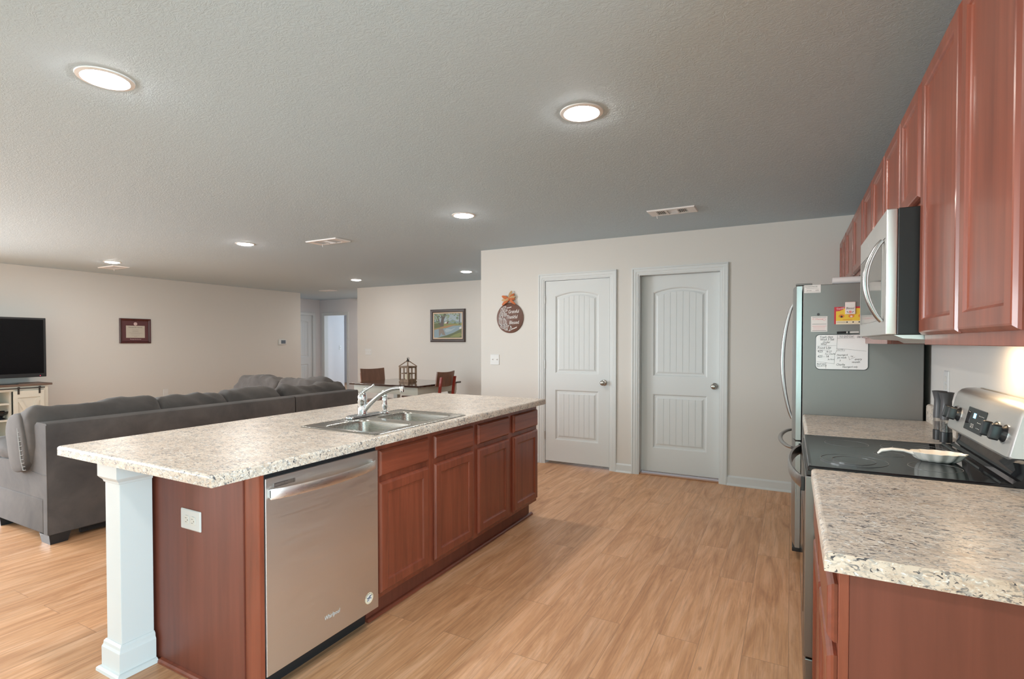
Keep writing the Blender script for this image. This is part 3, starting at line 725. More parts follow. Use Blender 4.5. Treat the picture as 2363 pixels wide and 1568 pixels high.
# range
y0, y1 = GY0+0.001, GY1-0.003
t = thing('stove', 'stainless steel electric range with black glass cooktop', 'stove', (0.36, 2.45, 0))
MB().box(0.088, 0.66, y0, y1, 0.06, 0.905, 0.002, 1).build('body', M['black_metal'], t)
od = MB().box(0.046, 0.0875, y0, y1, 0.245, 0.885, 0.004, 2).build('oven_door', M['steel_dark'], t)
fo = facing_west(0.046)
m = MB(); m.rects(fo, -y1+0.09, -y0-0.09, 0.36, 0.70, [(0, 0.0002), (0, 0.0012), (0.002, 0.0016)], r=0.01); m.build('oven_window', M['gloss_black'], od)
m = MB(); pts = []
for k in range(21):
    u = k/20; y = y0+0.02+u*(y1-y0-0.04); b = 0.054*max(1-(2*u-1)**2, 0)**0.62
    pts.append([V((0.050-b, y, 0.832)), V((0.046-b, y, 0.838)), V((0.046-b, y, 0.870)), V((0.050-b, y, 0.877)), V((0.058-b, y, 0.874)), V((0.059-b, y, 0.836))])
for r in (pts[0], pts[-1]):
    for v in r: v.x = min(v.x, 0.0455) if v.x > 0.0455 else v.x
m.loops(pts); hd = m.build('handle', M['steel_v'], od, smooth=50)
for y in (y0+0.006, y1-0.022): MB().box(0.034, 0.0457, y, y+0.0135, 0.830, 0.879, 0.002).build('handle_end_cap', M['black'], hd)
MB().box(0.050, 0.0875, y0, y1, 0.07, 0.240, 0.004, 2).build('storage_drawer', M['steel_dark'], t)
MB().box(0.052, 0.0875, y0, y1, 0.887, 0.905, 0.003, 2).build('front_trim', M['black'], t)
m = MB(); m.loops([[up(0)(a, b, c) for a, b in rr(0.055+i, 0.600-i, y0+i, y1-i, 0.006)] for i, c in ((0, 0.906), (0, 0.918), (0.004, 0.922), (0.008, 0.922), (0.010, 0.9215))])
ct = m.build('cooktop_glass', M['gloss_black'], t, smooth=30)
m = MB(); fr = up(0.9215)
for ca, cb, r in ((0.205, 2.27, 0.105), (0.205, 2.27, 0.068), (0.21, 2.63, 0.08), (0.44, 2.27, 0.076), (0.44, 2.63, 0.11), (0.44, 2.63, 0.07), (0.335, 2.45, 0.05)):
    m.ring_flat(fr, ca, cb, r-0.0012, r, 0.0001, 48, t=0.0003)
m.build('burner_rings', mat('burner_print', (0.22, 0.22, 0.22), 0.3), ct)
# rear glossy ledge and backguard (profile in X,Z extruded along Y)
def extr(prof, ya, yb, name, mm, parent, smooth=30, steps=((0, 0),)):
    m = MB(); m.loops([[V((x, y, z)) for x, z in prof] for y in (ya, yb)]); return m.build(name, mm, parent, smooth=smooth)
extr([(0.602, 0.907), (0.563, 0.9222), (0.566, 0.928), (0.575, 0.930), (0.582, 0.925), (0.592, 0.925), (0.602, 0.934), (0.612, 0.936), (0.618, 0.955), (0.620, 0.995), (0.668, 0.995), (0.668, 0.907)], y0+0.002, y1-0.002, 'rear_ledge', M['gloss_black'], t)
P = [(0.668, 0.996), (0.584, 0.996), (0.580, 1.004), (0.607, 1.128), (0.614, 1.148), (0.626, 1.160), (0.642, 1.166), (0.668, 1.168)]
cxp = sum(p[0] for p in P)/len(P); czp = sum(p[1] for p in P)/len(P)
m = MB(); rg = []
for y, s in ((y0-0.001, 0.93), (y0+0.004, 0.97), (y0+0.012, 0.992), (y0+0.024, 1.0), (y1-0.024, 1.0), (y1-0.012, 0.992), (y1-0.004, 0.97), (y1+0.001, 0.93)):
    rg.append([V((0.668+(x-0.668)*s, y, czp+(z-czp)*s)) for x, z in P])
m.loops(rg); bg = m.build('backguard', M['steel'], t, smooth=35)
sl = V((0.027, 0, 0.124)).normalized(); nrm = V((-sl.z, 0, sl.x))
fb = Fr(V((0.580, 0, 1.004)), (0, -1, 0), sl, nrm)   # a = -Y, b along the slanted face
m = MB(); m.rects(fb, -2.575, -2.365, 0.022, 0.108, [(0, 0.0003), (0, 0.0016), (0.0015, 0.002)], r=0.004, mi=0)
m.build('control_panel', M['gloss_black'], bg)
m = MB(); m.prism(fb, [(-2.495, 0.072), (-2.468, 0.072), (-2.468, 0.090), (-2.495, 0.090)], 0.0022, 0.0026); m.build('clock_display', M['lcd'], bg)
m = MB()
for a in (-2.435, -2.42, -2.405, -2.39):
    for b in (0.04, 0.06, 0.085): m.prism(fb, [(a, b), (a+0.006, b), (a+0.006, b+0.002), (a, b+0.002)], 0.0022, 0.0025)
for a in (-2.50, -2.48): m.rects(fb, a, a+0.011, 0.036, 0.05, [(0, 0.0021), (0, 0.0024), (0.001, 0.0024), (0.001, 0.0021)], cap0=False, cap1=False)
for a in (-2.56, -2.545): m.prism(fb, [(a, 0.088), (a+0.005, 0.088), (a+0.005, 0.0905), (a, 0.0905)], 0.0022, 0.0025)
m.build('panel_markings', M['print_white'], bg)
for a in (-2.735, -2.672, -2.255, -2.170):
    m = MB(); m.lathe(fb(a, 0.062, 0.0002), [(0.027, 0), (0.026, 0.004), (0.021, 0.010), (0.021, 0.014)], 24, nrm)
    kb = m.build('knob', M['black'], bg, smooth=40)
    m = MB(); m.rects(fb, a-0.0105, a+0.0105, 0.037, 0.087, [(0, 0.0142), (0, 0.034), (0.003, 0.038)], r=0.006); m.build('knob_grip', M['black'], kb, smooth=40)
    m = MB(); m.ring_flat(fb, a, 0.062, 0.0275, 0.031, 0.0002, 30, t=0.002); m.build('knob_ring', M['chrome'], kb)

# spoon rest
t = thing('spoon_rest', 'white scalloped ceramic spoon rest lying on the black cooktop', 'spoon rest', (0.42, 2.38, 0.9222))
m = MB(); cx, cy = 0.470, 2.385; n = 96; zc = 0.9224
def sc(i, r): 
    k = 1+0.045*math.cos(13*2*PI*i/n); return r*k
prof = [(0.25, 0.000, 0), (0.62, 0.000, 0), (0.80, 0.010, 0), (1.0, 0.032, 1), (0.96, 0.033, 1), (0.76, 0.014, 0), (0.55, 0.005, 0), (0.2, 0.004, 0)]
m.loops([[V((cx+0.083*f*(1+(0.06*math.cos(12*2*PI*i/n)*min(1, f*1.1)))*math.cos(2*PI*i/n), cy+0.050*f*(1+(0.06*math.cos(12*2*PI*i/n)*min(1, f*1.1)))*math.sin(2*PI*i/n), zc+z)) for i in range(n)] for f, z, _ in prof])
m.build('bowl', M['ceramic'], t, smooth=60)
m = MB(); m.tube([(0.405, 2.385, zc+0.022), (0.37, 2.388, zc+0.030), (0.335, 2.392, zc+0.030), (0.305, 2.396, zc+0.022), (0.294, 2.398, zc+0.010)], [0.017, 0.014, 0.015, 0.018, 0.010], 14, flat=(0.42, 1)); m.build('handle', M['ceramic'], t, smooth=60)
# mills
def mill(x, y, fill, label):
    t = thing('spice_mill', label, 'spice mill', (x, y, 0.9145), 'spice mills behind the stove')
    MB().lathe((x, y, 0.9146), [(0.0225, 0), (0.0225, 0.044), (0.021, 0.045)], 20).build('base_cup', M['black'], t, smooth=40)
    MB().lathe((x, y, 0.9146), [(0.019, 0.0455), (0.019, 0.080)], 20).build('filling', fill, t, smooth=40)
    MB().lathe((x, y, 0.9146), [(0.0215, 0.0455), (0.0215, 0.098), (0.0205, 0.098), (0.0205, 0.0457)], 20, cap=False).build('clear_jar', M['glass'], t, smooth=40)
    MB().lathe((x, y, 0.9146), [(0.022, 0.0985), (0.0225, 0.11), (0.020, 0.15), (0.0195, 0.18), (0.026, 0.212), (0.028, 0.218), (0.025, 0.219), (0.022, 0.214), (0.005, 0.213)], 22).build('grinder_top', mat('charcoal_plastic', (0.07, 0.07, 0.075), 0.4), t, smooth=40)
mill(0.592, 2.985, M['salt'], 'tall black salt mill with pink salt, nearer the refrigerator')
mill(0.602, 2.915, M['pepper'], 'tall black pepper mill with mixed peppercorns, nearer the stove panel')
# wall plate above the counter
fw = facing_west(XR)
t = thing('wall_outlet', 'white outlet plate on the wall between stove and refrigerator', 'outlet', (XR, 3.33, 1.12))
MB().rects(fw, -3.375, -3.285, 1.09, 1.21, [(0, 0.0003), (0, 0.003), (0.004, 0.006)], r=0.004).build('cover_plate', M['white_plastic'], t)
for b in (1.13, 1.17):
    MB().prism(fw, rr(-3.347, -3.313, b-0.014, b+0.014, 0.011), 0.0062, 0.0085).build('socket', M['offwhite'], t)

# ------------------------------------------------------------------ refrigerator
FY0, FY1 = 3.655, 4.565
t = thing('refrigerator', 'stainless steel refrigerator with grey side and curved door handles', 'refrigerator', (0.35, 4.1, 0))
MB().box(0.062, 0.655, FY0, FY1, 0.084, 1.700, 0.004, 2).build('cabinet', M['fridge_side'], t)
MB().box(0.075, 0.64, FY0+0.02, FY1-0.02, 0.0, 0.0745, 0.0).build('base_grille', M['black'], t)
MB().box(0.014, 0.0615, FY0+0.004, FY1-0.004, 0.058, 0.083, 0.004).build('kick_trim', M['black'], t)
def fdoor(ya, yb, za, zb, name, bulge=0.012):
    m = MB(); n = 10; rings = []
    for z, s in ((za, 0), (za+0.002, 1), (zb-0.002, 1), (zb, 0)):
        ring = [V((0.056, ya, z)), V((0.056, yb, z))]
        i = 0.0 if s else 0.003
        for k in range(n+1):
            u = 1-k/n; y = ya+u*(yb-ya); ring.append(V((0.020+i-bulge*(1-(2*u-1)**2)+(0.008 if k in (0, n) else 0), y, z)))
        rings.append(ring)
    m.loops(rings); return m.build(name, M['steel_v'], t, smooth=35)
mid = (FY0+FY1)/2
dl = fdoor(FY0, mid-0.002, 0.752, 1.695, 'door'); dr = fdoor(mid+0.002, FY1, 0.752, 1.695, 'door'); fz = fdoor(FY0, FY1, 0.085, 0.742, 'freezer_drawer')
for y, d in ((mid-0.045, dl), (mid+0.045, dr)):
    m = MB(); pts = []
    for k in range(21):
        u = k/20; pts.append((0.008-0.060*math.sin(u*PI)**0.75, y, 0.83+u*0.78))
    m.tube(pts, [0.009+0.004*math.sin(PI*k/20) for k in range(21)], 12, flat=(1.0, 1.0)); m.build('handle', M['steel_v'], d, smooth=60)
m = MB(); pts = []
for k in range(21):
    u = k/20; pts.append((0.010-0.072*math.sin(u*PI)**0.6, FY0+0.07+u*(FY1-FY0-0.14), 0.69))
m.tube(pts, [0.010+0.004*math.sin(PI*k/20) for k in range(21)], 12); m.build('handle', M['steel_v'], fz, smooth=60)
for y in (FY0+0.04, FY1-0.04):
    MB().box(0.022, 0.11, y-0.03, y+0.03, 1.7005, 1.712, 0.004).build('hinge_cover', M['fridge_side'], t)
# things on the refrigerator side
fs = facing_south(FY0)
KK = FY0/3.63
def SX(a): return a*KK
def SZ(b): return 1.3535+(b-1.3535)*KK
def sheet(a0, a1, b0, b1, c=0.0006, th=0.0008, r=0.002): return SX(a0), SX(a1), SZ(b0), SZ(b1)
t = thing('paper_card', 'white printed card at the top corner of the refrigerator side', 'card', (0.11, FY0, 1.65))
a0, a1, b0, b1 = sheet(0.067, 0.153, 1.650, 1.697); MB().rects(fs, a0, a1, b0, b1, [(0, 0.0003), (0, 0.0012)]).build('card', M['paper'], t)
m = MB(); m.text(fs, 'Convenience Store 350', a0+0.004, b1-0.012, 0.0085, 0.0013, sx=0.8)
for k, (p, q) in enumerate(((0.15, 0.8), (0.1, 0.9))): m.line(fs, [(a0+(a1-a0)*p, b1-0.018-0.004*k), (a0+(a1-a0)*q, b1-0.018-0.004*k)], 0.0006, 0.0013)
m.text(fs, 'valid 12/08', a0+0.012, b0+0.012, 0.006, 0.0013); m.text(fs, '$ 20', a1-0.026, b0+0.012, 0.0085, 0.0013)
m.line(fs, [(a0+0.004, b0+0.006), (a1-0.004, b0+0.006)], 0.0006, 0.0013); m.build('print', M['ink'], t)
t = thing('paper_note', 'white note with pink writing under a round magnet on the refrigerator', 'note', (0.147, FY0, 1.41))
a0, a1, b0, b1 = sheet(0.104, 0.189, 1.416, 1.508); MB().rects(fs, a0, a1, b0, b1, [(0, 0.0003), (0, 0.0012)]).build('sheet', M['paper'], t)
m = MB()
for b in (0.07, 0.5, 0.93): m.line(fs, [(a0+0.007, b0+(b1-b0)*b), (a1-0.006, b0+(b1-b0)*b)], 0.0016, 0.0013, mi=0)
m.text(fs, 'P. I Permit', a0+0.008, b1-0.021, 0.013, 0.0013, 1); m.ring_flat(fs, a1-0.017, b1-0.019, 0.006, 0.0072, 0.0013, 20, 1)
m.line(fs, [(a0+0.007, b0+0.034), (a1-0.006, b0+0.034)], 0.0018, 0.0013, mi=1)
for k in (0.012, 0.018, 0.024, 0.028): m.line(fs, [(a0+0.012, b0+k), (a1-0.012, b0+k)], 0.0007, 0.0013, mi=1)
m.build('writing', [M['ink'], M['pink']], t)
o = MB().lathe(fs(SX(0.142), SZ(1.520), 0.0004), [(0.0075, 0), (0.0075, 0.0035), (0.006, 0.0045)], 20, (0, -1, 0)).build('round_magnet', M['vent_dark'])
tag(o, 'small round grey magnet holding the pink-lined note on the refrigerator', 'magnet')
t = thing('flyer', 'red and yellow food flyer magneted to the refrigerator side', 'flyer', (0.33, FY0, 1.45))
a0, a1, b0, b1 = sheet(0.232, 0.43, 1.458, 1.561); 
m = MB(); m.rects(fs, a0-0.009, a1, b0+0.002, b1, [(0, 0.0003), (0, 0.0010)]); m.build('back_sheet', M['red'], t)
m = MB(); m.rects(fs, a0, a1, b0, b1-0.010, [(0, 0.0011), (0, 0.0018)]); m.build('front_sheet', M['yellow'], t)
m = MB(); m.rects(fs, a0, a1, b0, b0+0.021, [(0, 0.0019), (0, 0.0022)], mi=0)
m.prism(fs, [(a0, b1-0.004), (a0+0.044, b1-0.001), (a0+0.036, b1-0.016), (a0+0.018, b1-0.024), (a0, b1-0.026)], 0.0019, 0.0022, 1)
m.text(fs, 'Ttozal', a0+0.001, b1-0.020, 0.018, 0.0023, 3, shear=0.3, sx=0.9, rot=0.22)
for k in range(4):
    ca = a0+0.028+k*0.049
    m.prism(fs, circ(ca, b0+0.049, 0.015, 18, 0.0105), 0.0019, 0.0022, 2); m.prism(fs, circ(ca, b0+0.046, 0.006, 12), 0.0023, 0.0026, 5 if k == 0 else 4)
m.line(fs, [(a0+0.035, b0+0.027), (a0+0.08, b0+0.026)], 0.003, 0.0020, mi=2)
m.text(fs, 'COLLECTION ZONE', a0+0.004, b0+0.011, 0.0055, 0.0023, 5, sx=0.9)
for k in range(3): m.prism(fs, circ(a0+0.056+0.03*k, b0+0.013, 0.004, 12), 0.0023, 0.0025, 5)
m.build('print', [M['cardcream'], M['red'], M['orange'], M['paper'], M['pinkpaper'], M['ink']], t)
t = thing('blessed_magnet', 'pink-edged rectangular magnet reading Blessed over the yellow flyer', 'magnet', (0.30, FY0, 1.51))
a0, a1, b0, b1 = sheet(0.277, 0.328, 1.517, 1.588); MB().rects(fs, a0, a1, b0, b1, [(0, 0.0028), (0, 0.0062), (0.001, 0.0068)], r=0.003).build('tile', M['pinkpaper'], t)
MB().rects(fs, a0+0.003, a1-0.003, b0+0.003, b1-0.003, [(0, 0.0068), (0, 0.0071)]).build('face', M['paper'], t)
m = MB(); m.text(fs, 'Blessed', a0+0.004, b0+0.029, 0.0185, 0.0072, 0, shear=0.25, sx=0.72); m.prism(fs, circ((a0+a1)/2, b0+0.013, 0.0075, 14), 0.0072, 0.0075, 1)
for s in (-1, 1): m.line(fs, [((a0+a1)/2+s*0.010, b0+0.010), ((a0+a1)/2+s*0.016, b0+0.016)], 0.003, 0.0072, mi=0)
m.build('print', [M['ink'], M['pink']], t)
t = thing('whiteboard', 'white dry-erase board with handwritten lists on the refrigerator side', 'whiteboard', (0.26, FY0, 1.19))
a0, a1, b0, b1 = sheet(0.131, 0.391, 1.193, 1.397)
MB().rects(fs, a0-0.0035, a1+0.0035, b0-0.0035, b1+0.0035, [(0, 0.0003), (0, 0.0035), (0.0008, 0.004)], r=0.024).build('border', M['black'], t)
MB().rects(fs, a0, a1, b0, b1, [(0, 0.0040), (0, 0.0046)], r=0.021).build('board', M['whiteboard'], t)
m = MB(); w_, h_ = a1-a0, b1-b0; g = lambda u, v: (a0+w_*u, b0+h_*v)
for L in ([(0.42, 0.99), (0.41, 0.55), (0.37, 0.42), (0.36, 0.15)], [(0.02, 0.67), (0.40, 0.69)], [(0.02, 0.55), (0.26, 0.56), (0.26, 0.67)], [(0.42, 0.90), (0.75, 0.90)], [(0.40, 0.61), (0.97, 0.53)], [(0.56, 0.59), (0.56, 0.53), (0.40, 0.53)], [(0.02, 0.22), (0.36, 0.16)], [(0.20, 0.19), (0.20, 0.02)], [(0.64, 0.38), (0.65, 0.28), (0.76, 0.36)]):
    m.line(fs, [g(*p) for p in L], 0.0009, 0.0047)
for s, u, v, z in (('Trash days', 0.07, 0.905, 0.018), ('Wed 3 Sat', 0.08, 0.83, 0.019), ('Order', 0.13, 0.755, 0.017), ('Wed', 0.09, 0.70, 0.017), ('Food List', 0.03, 0.585, 0.021), ('425', 0.03, 0.485, 0.021), ('18-27', 0.19, 0.485, 0.015), ('For Charlie', 0.18, 0.42, 0.013),
                   ('425 - 16', 0.03, 0.335, 0.020), ('3x food', 0.23, 0.265, 0.013), ('Beef was', 0.02, 0.125, 0.014), ('here 8-7-22', 0.02, 0.07, 0.012), ('TO DO List!', 0.45, 0.915, 0.016), ('06/22/', 0.79, 0.905, 0.019), ('NOTES', 0.42, 0.55, 0.011),
                   ('Heartgard', 0.41, 0.39, 0.015), ('Jet meds', 0.42, 0.315, 0.015), ('3', 0.46, 0.23, 0.014), ('1st', 0.67, 0.36, 0.013), ('every', 0.75, 0.27, 0.018), ('month', 0.70, 0.19, 0.017), ('Charlie', 0.40, 0.11, 0.017), ('Heartgard only', 0.52, 0.05, 0.014)):
    m.text(fs, s, *g(u, v), z, 0.0047, shear=0.2, sx=0.88, rot=0.03)
m.build('handwriting', M['ink'], t)
t = thing('marker', 'black and white dry-erase marker clipped above the whiteboard', 'marker', (0.29, FY0-0.01, SZ(1.405)))
zb = SZ(1.409)
MB().tube([(SX(0.237), FY0-0.010, zb), (SX(0.283), FY0-0.010, zb+0.0015)], 0.0065, 12).build('cap', M['black'], t, smooth=50)
MB().tube([(SX(0.2835), FY0-0.010, zb+0.0015), (SX(0.345), FY0-0.010, zb+0.003)], 0.0055, 12).build('barrel', M['white_plastic'], t, smooth=50)
MB().box(SX(0.290), SX(0.300), FY0-0.0165, FY0-0.0003, zb-0.010, zb+0.008, 0.001).build('clip', M['black'], t)
# roll on top of the refrigerator
t = thing('rolled_chart', 'white rolled sheet lying on top of the refrigerator', 'roll', (0.42, FY0+0.05, 1.7005))
m = MB(); m.lathe((0.215, FY0+0.045, 1.7225), [(0.0215, 0.0), (0.0215, 0.42), (0.017, 0.42), (0.017, 0.0)], 24, (1, 0, 0), cap=False)
m.build('outer_sleeve', M['white_foam'], t, smooth=50)
MB().lathe((0.219, FY0+0.045, 1.7205), [(0.013, 0), (0.013, 0.40)], 16, (1, 0, 0)).build('inner_roll', M['black'], t, smooth=50)

# ------------------------------------------------------------------ upper cabinets
def upper(y0, y1, z0, z1, doors, label, dz0, dz1=2.203):
    t = thing('wall_cabinet', label, 'cabinet', (0.53, (y0+y1)/2, z0), 'upper kitchen cabinets')
    MB().box(0.400, XR-0.002, y0, y1, z0, z1, 0.001, 1).build('body', M['cherry_panel'], t)
    MB().box(0.3805, 0.3995, y0, y1, z0, z1, 0.0015, 1).build('face_frame', M['cherry'], t)
    cab_front(facing_west(0.3805), None, t, [], [(-b, -a, dz0, dz1) for a, b in doors], rail=0.052)
    return t
ua = upper(1.262, 2.120, 1.345, 2.236, [(1.289, 1.662), (1.678, 2.108)], 'nearest cherry wall cabinet, tall double doors beside the microwave', 1.376)
upper(2.124, 2.872, 1.800, 2.236, [(2.143, 2.474), (2.490, 2.864)], 'short cherry wall cabinet directly above the microwave', 1.825)
upper(2.876, 3.652, 1.345, 2.236, [(2.884, 3.262), (3.278, 3.645)], 'cherry wall cabinet between the microwave and the refrigerator', 1.376)
upper(3.656, 4.726, 1.780, 2.236, [(3.715, 4.205), (4.222, 4.712)], 'short cherry wall cabinet above the refrigerator', 1.808)
upper(4.730, 5.316, 1.780, 2.236, [(4.742, 5.022), (5.034, 5.304)], 'farthest cherry wall cabinet against the back wall', 1.808)
h = MB(); h.tube([(0.3790, 1.2745, 1.41), (0.3790, 1.2745, 1.47)], 0.0035, 8); h.box(0.3765, 0.3803, 1.266, 1.283, 1.415, 1.465, 0.001); h.build('hinge', M['chrome'], ua, smooth=40)

# ------------------------------------------------------------------ microwave
t = thing('microwave', 'stainless steel over-the-range microwave with curved vertical handle', 'microwave', (0.48, 2.49, 1.36))
y0, y1 = 2.125, 2.868
MB().box(0.3085, 0.3795, y0, y1, 1.378, 1.796, 0.002, 1).box(0.3795, XR-0.004, y0, y1, 1.378, 1.796).build('case', M['black_metal'], t)
fm = facing_west(0.3080)
md = MB().box(0.277, 0.3080, y0, y1, 1.378, 1.796, 0.004, 3).build('door', M['steel'], t, smooth=30)
fm = facing_west(0.277)
MB().rects(fm, -y1+0.03, -y0-0.10, 1.430, 1.700, [(0, 0.0002), (0, 0.0010), (0.0015, 0.0013)], r=0.006).build('window', mat('tinted_mirror_glass', (0.33, 0.32, 0.30), 0.09, 0.8), md)
MB().prism(fm, [(-y1+0.02, 1.7035), (-y0-0.03, 1.7035), (-y0-0.03, 1.706), (-y1+0.02, 1.706)], 0.0001, 0.0006).build('trim_line', M['ink'], md)
MB().text(fm, 'W', -2.60, 1.735, 0.03, 0.0003).build('logo', M['white_plastic'], md)
m = MB(); pts = []
for k in range(21):
    u = k/20; pts.append((0.272-0.048*math.sin(u*PI)**0.8, y0+0.055, 1.425+u*0.275))
m.tube(pts, [0.0095+0.004*math.sin(PI*k/20) for k in range(21)], 14, flat=(0.8, 1.15)); m.build('handle', M['steel_v'], md, smooth=60)
m = MB(); m.loops([[V((x, y, z)) for x, z in ((0.30, 1.3775), (0.325, 1.366), (0.42, 1.360), (0.44, 1.348), (0.665, 1.348), (0.665, 1.3775))] for y in (y0+0.006, y1-0.006)]); m.build('vent_base', M['steel'], t)
MB().box(0.50, 0.60, 2.32, 2.42, 1.3455, 1.3478).build('cooktop_lamp', M['lamp_warm'], t)
lp = area('cooktop_lamp_light', (0.57, 2.40, 1.343), (0.35, 0, -1), 0.09, 0.07, 0.85, (1.0, 0.70, 0.42), 170)

# ================================================================== WALL ITEMS
def plate(fr, a0, a1, b0, b1, label, n, name='switch_plate', cat='light switch'):
    o = fr((a0+a1)/2, b0, 0)
    t = thing(name, label, cat, o)
    MB().rects(fr, a0, a1, b0, b1, [(0, 0.0003), (0, 0.003), (0.004, 0.006)], r=0.004).build('cover_plate', M['white_plastic'], t)
    for k in range(n):
        c = a0+(a1-a0)*(k+0.5)/n; bm_ = (b0+b1)/2
        s = MB(); s.rects(fr, c-0.005, c+0.005, bm_-0.012, bm_+0.012, [(0, 0.0062), (0, 0.007), (0.001, 0.0075)]); s.rects(fr, c-0.0035, c+0.0035, bm_-0.002, bm_+0.009, [(0, 0.0076), (0.0005, 0.015)]); s.build('toggle', M['offwhite'], t)
plate(FS, -3.126, -3.006, 1.088, 1.210, 'white double light switch below the round pumpkin sign', 2)
plate(facing_south(YD), -7.474, -7.310, 1.102, 1.222, 'white triple light switch on the dining wall', 3)
plate(facing_east(-10.80), 10.30, 10.375, 1.15, 1.27, 'white light switch inside the bright far doorway', 1)
plate(facing_east(XL), 5.13, 5.21, 0.42, 0.54, 'white wall outlet low behind the sofa', 1, 'wall_outlet', 'outlet')
# thermostat
t = thing('thermostat', 'small white thermostat with dark display near the hall opening', 'thermostat', (XL, 7.53, 1.3)); fl = facing_east(XL)
MB().rects(fl, 7.44, 7.625, 1.305, 1.418, [(0, 0.0005), (0, 0.018), (0.006, 0.022)], r=0.008).build('housing', M['white_plastic'], t)
MB().rects(fl, 7.49, 7.60, 1.325, 1.398, [(0, 0.0222), (0, 0.0235)]).build('display', M['bluegrey'], t)
t = thing('wall_sensor', 'tiny white sensor box high on the hall back wall', 'sensor', (-9.5, HY, 2.39))
MB().rects(facing_south(HY), -9.56, -9.46, 2.385, 2.425, [(0, 0.0005), (0, 0.02), (0.003, 0.023)], r=0.004).build('case', M['white_plastic'], t)
# diploma
t = thing('framed_diploma', 'framed maroon-matted diploma on the living room wall', 'frame', (XL, 4.70, 1.337))
a0, a1, b0, b1 = 4.468, 4.935, 1.338, 1.744
MB().rects(fl, a0, a1, b0, b1, [(0, 0.0005), (0, 0.020), (0.008, 0.026), (0.022, 0.022), (0.036, 0.012), (0.036, 0.004)], cap0=True, cap1=False).build('frame', M['maroon'], t)
MB().rects(fl, a0+0.036, a1-0.036, b0+0.036, b1-0.036, [(0, 0.004), (0, 0.0055)]).build('mat_board', M['maroon_mat'], t)
MB().rects(fl, 4.565, 4.845, 1.428, 1.628, [(0, 0.0056), (0, 0.0066)]).build('certificate', M['parchment'], t)
m = MB(); m.text(fl, 'Mississippi State University', 4.705, 1.594, 0.0225, 0.0068, 0, align='CENTER', sx=0.85)
for k, (b, wd, z) in enumerate(((1.56, 0.10, 0.012), (1.54, 0.08, 0.006), (1.528, 0.10, 0.004), (1.508, 0.2, 0.005), (1.49, 0.14, 0.004), (1.465, 0.12, 0.004), (1.447, 0.05, 0.003))): m.line(fl, [(4.705-wd/2, b), (4.705+wd/2, b)], 0.0022, 0.0068, mi=2)
m.text(fl, 'Mississippi State University', 4.705, 1.398, 0.019, 0.0068, 1, align='CENTER', sx=0.8)
m.build('lettering', [M['ink'], M['pinkpaper'], M['slot']], t)
m = MB(); m.prism(fl, circ(4.705, 1.658, 0.026, 24), 0.0056, 0.0075, 0); m.ring_flat(fl, 4.705, 1.658, 0.013, 0.017, 0.0076, 24, 1); m.build('seal', [M['pinkpaper'], M['maroon_mat']], t)
# painting
fd_ = facing_south(YD)
t = thing('landscape_painting', 'dark-framed painting of trees, barn and pond on the dining wall', 'painting', (-5.48, YD, 1.36))
a0, a1, b0, b1 = -5.858, -5.098, 1.358, 1.950
MB().rects(fd_, a0, a1, b0, b1, [(0, 0.0005), (0, 0.022), (0.01, 0.03), (0.045, 0.026), (0.055, 0.014), (0.055, 0.006)], cap1=False).build('frame', M['frame_dark'], t)
MB().rects(fd_, a0+0.055, a1-0.055, b0+0.055, b1-0.055, [(0, 0.006), (0, 0.013), (0.020, 0.011), (0.022, 0.006)], cap1=False).build('liner', M['liner'], t)
A0, A1, B0, B1 = a0+0.077, a1-0.077, b0+0.077, b1-0.077; W_, H_ = A1-A0, B1-B0
g = lambda u, v: (A0+W_*max(0, min(1, u)), B0+H_*max(0, min(1, v)))
cols = dict(sky=(0.33, 0.40, 0.43), hill=(0.20, 0.28, 0.28), grass=(0.20, 0.22, 0.06), dgrass=(0.10, 0.12, 0.04), path=(0.36, 0.19, 0.08), water=(0.22, 0.30, 0.34), trunk=(0.09, 0.07, 0.06), leaf=(0.10, 0.15, 0.07), leaf2=(0.22, 0.28, 0.16), red=(0.10, 0.02, 0.015), white=(0.65, 0.62, 0.55), refl=(0.22, 0.18, 0.15))
ck = list(cols); cm = [mat('oil_paint_'+k, c, 0.5) for k, c in cols.items()]
m = MB(); lay = [0]
def P_(col, pts): lay[0] += 1; c = 0.0062+lay[0]*0.00004; m.loops([[fd_(*g(*p), 0.006) for p in pts], [fd_(*g(*p), c) for p in pts]], mi=ck.index(col))
P_('sky', [(0, 0), (1, 0), (1, 1), (0, 1)])
P_('hill', [(0, 0.55), (0, 0.72), (0.2, 0.66), (0.42, 0.70), (0.55, 0.66), (0.66, 0.76), (0.8, 0.68), (1, 0.64), (1, 0.55)])
P_('grass', [(0, 0.35), (1, 0.45), (1, 0.60), (0.6, 0.59), (0.3, 0.60), (0, 0.58)])
P_('dgrass', [(0, 0.40), (0.35, 0.46), (0.3, 0.60), (0, 0.66)])
P_('white', [(0.36, 0.60), (0.44, 0.68), (0.48, 0.62), (0.42, 0.58)]); P_('red', [(0.40, 0.58), (0.46, 0.60), (0.48, 0.68), (0.52, 0.63), (0.51, 0.58)])
P_('path', [(0, 0.36), (0.3, 0.46), (0.6, 0.53), (0.9, 0.54), (0.7, 0.50), (0.45, 0.41), (0.2, 0.38), (0, 0.33)])
P_('water', [(0, 0.02), (0, 0.33), (0.2, 0.37), (0.45, 0.40), (0.7, 0.49), (1, 0.50), (1, 0.25), (0.4, 0.02)])
P_('refl', [(0.17, 0.36), (0.33, 0.38), (0.42, 0.10), (0.30, 0.12), (0.27, 0.2), (0.18, 0.04)])
P_('sky', [(0.45, 0.38), (0.62, 0.35), (0.8, 0.42), (0.62, 0.28), (0.45, 0.22), (0.38, 0.30)])
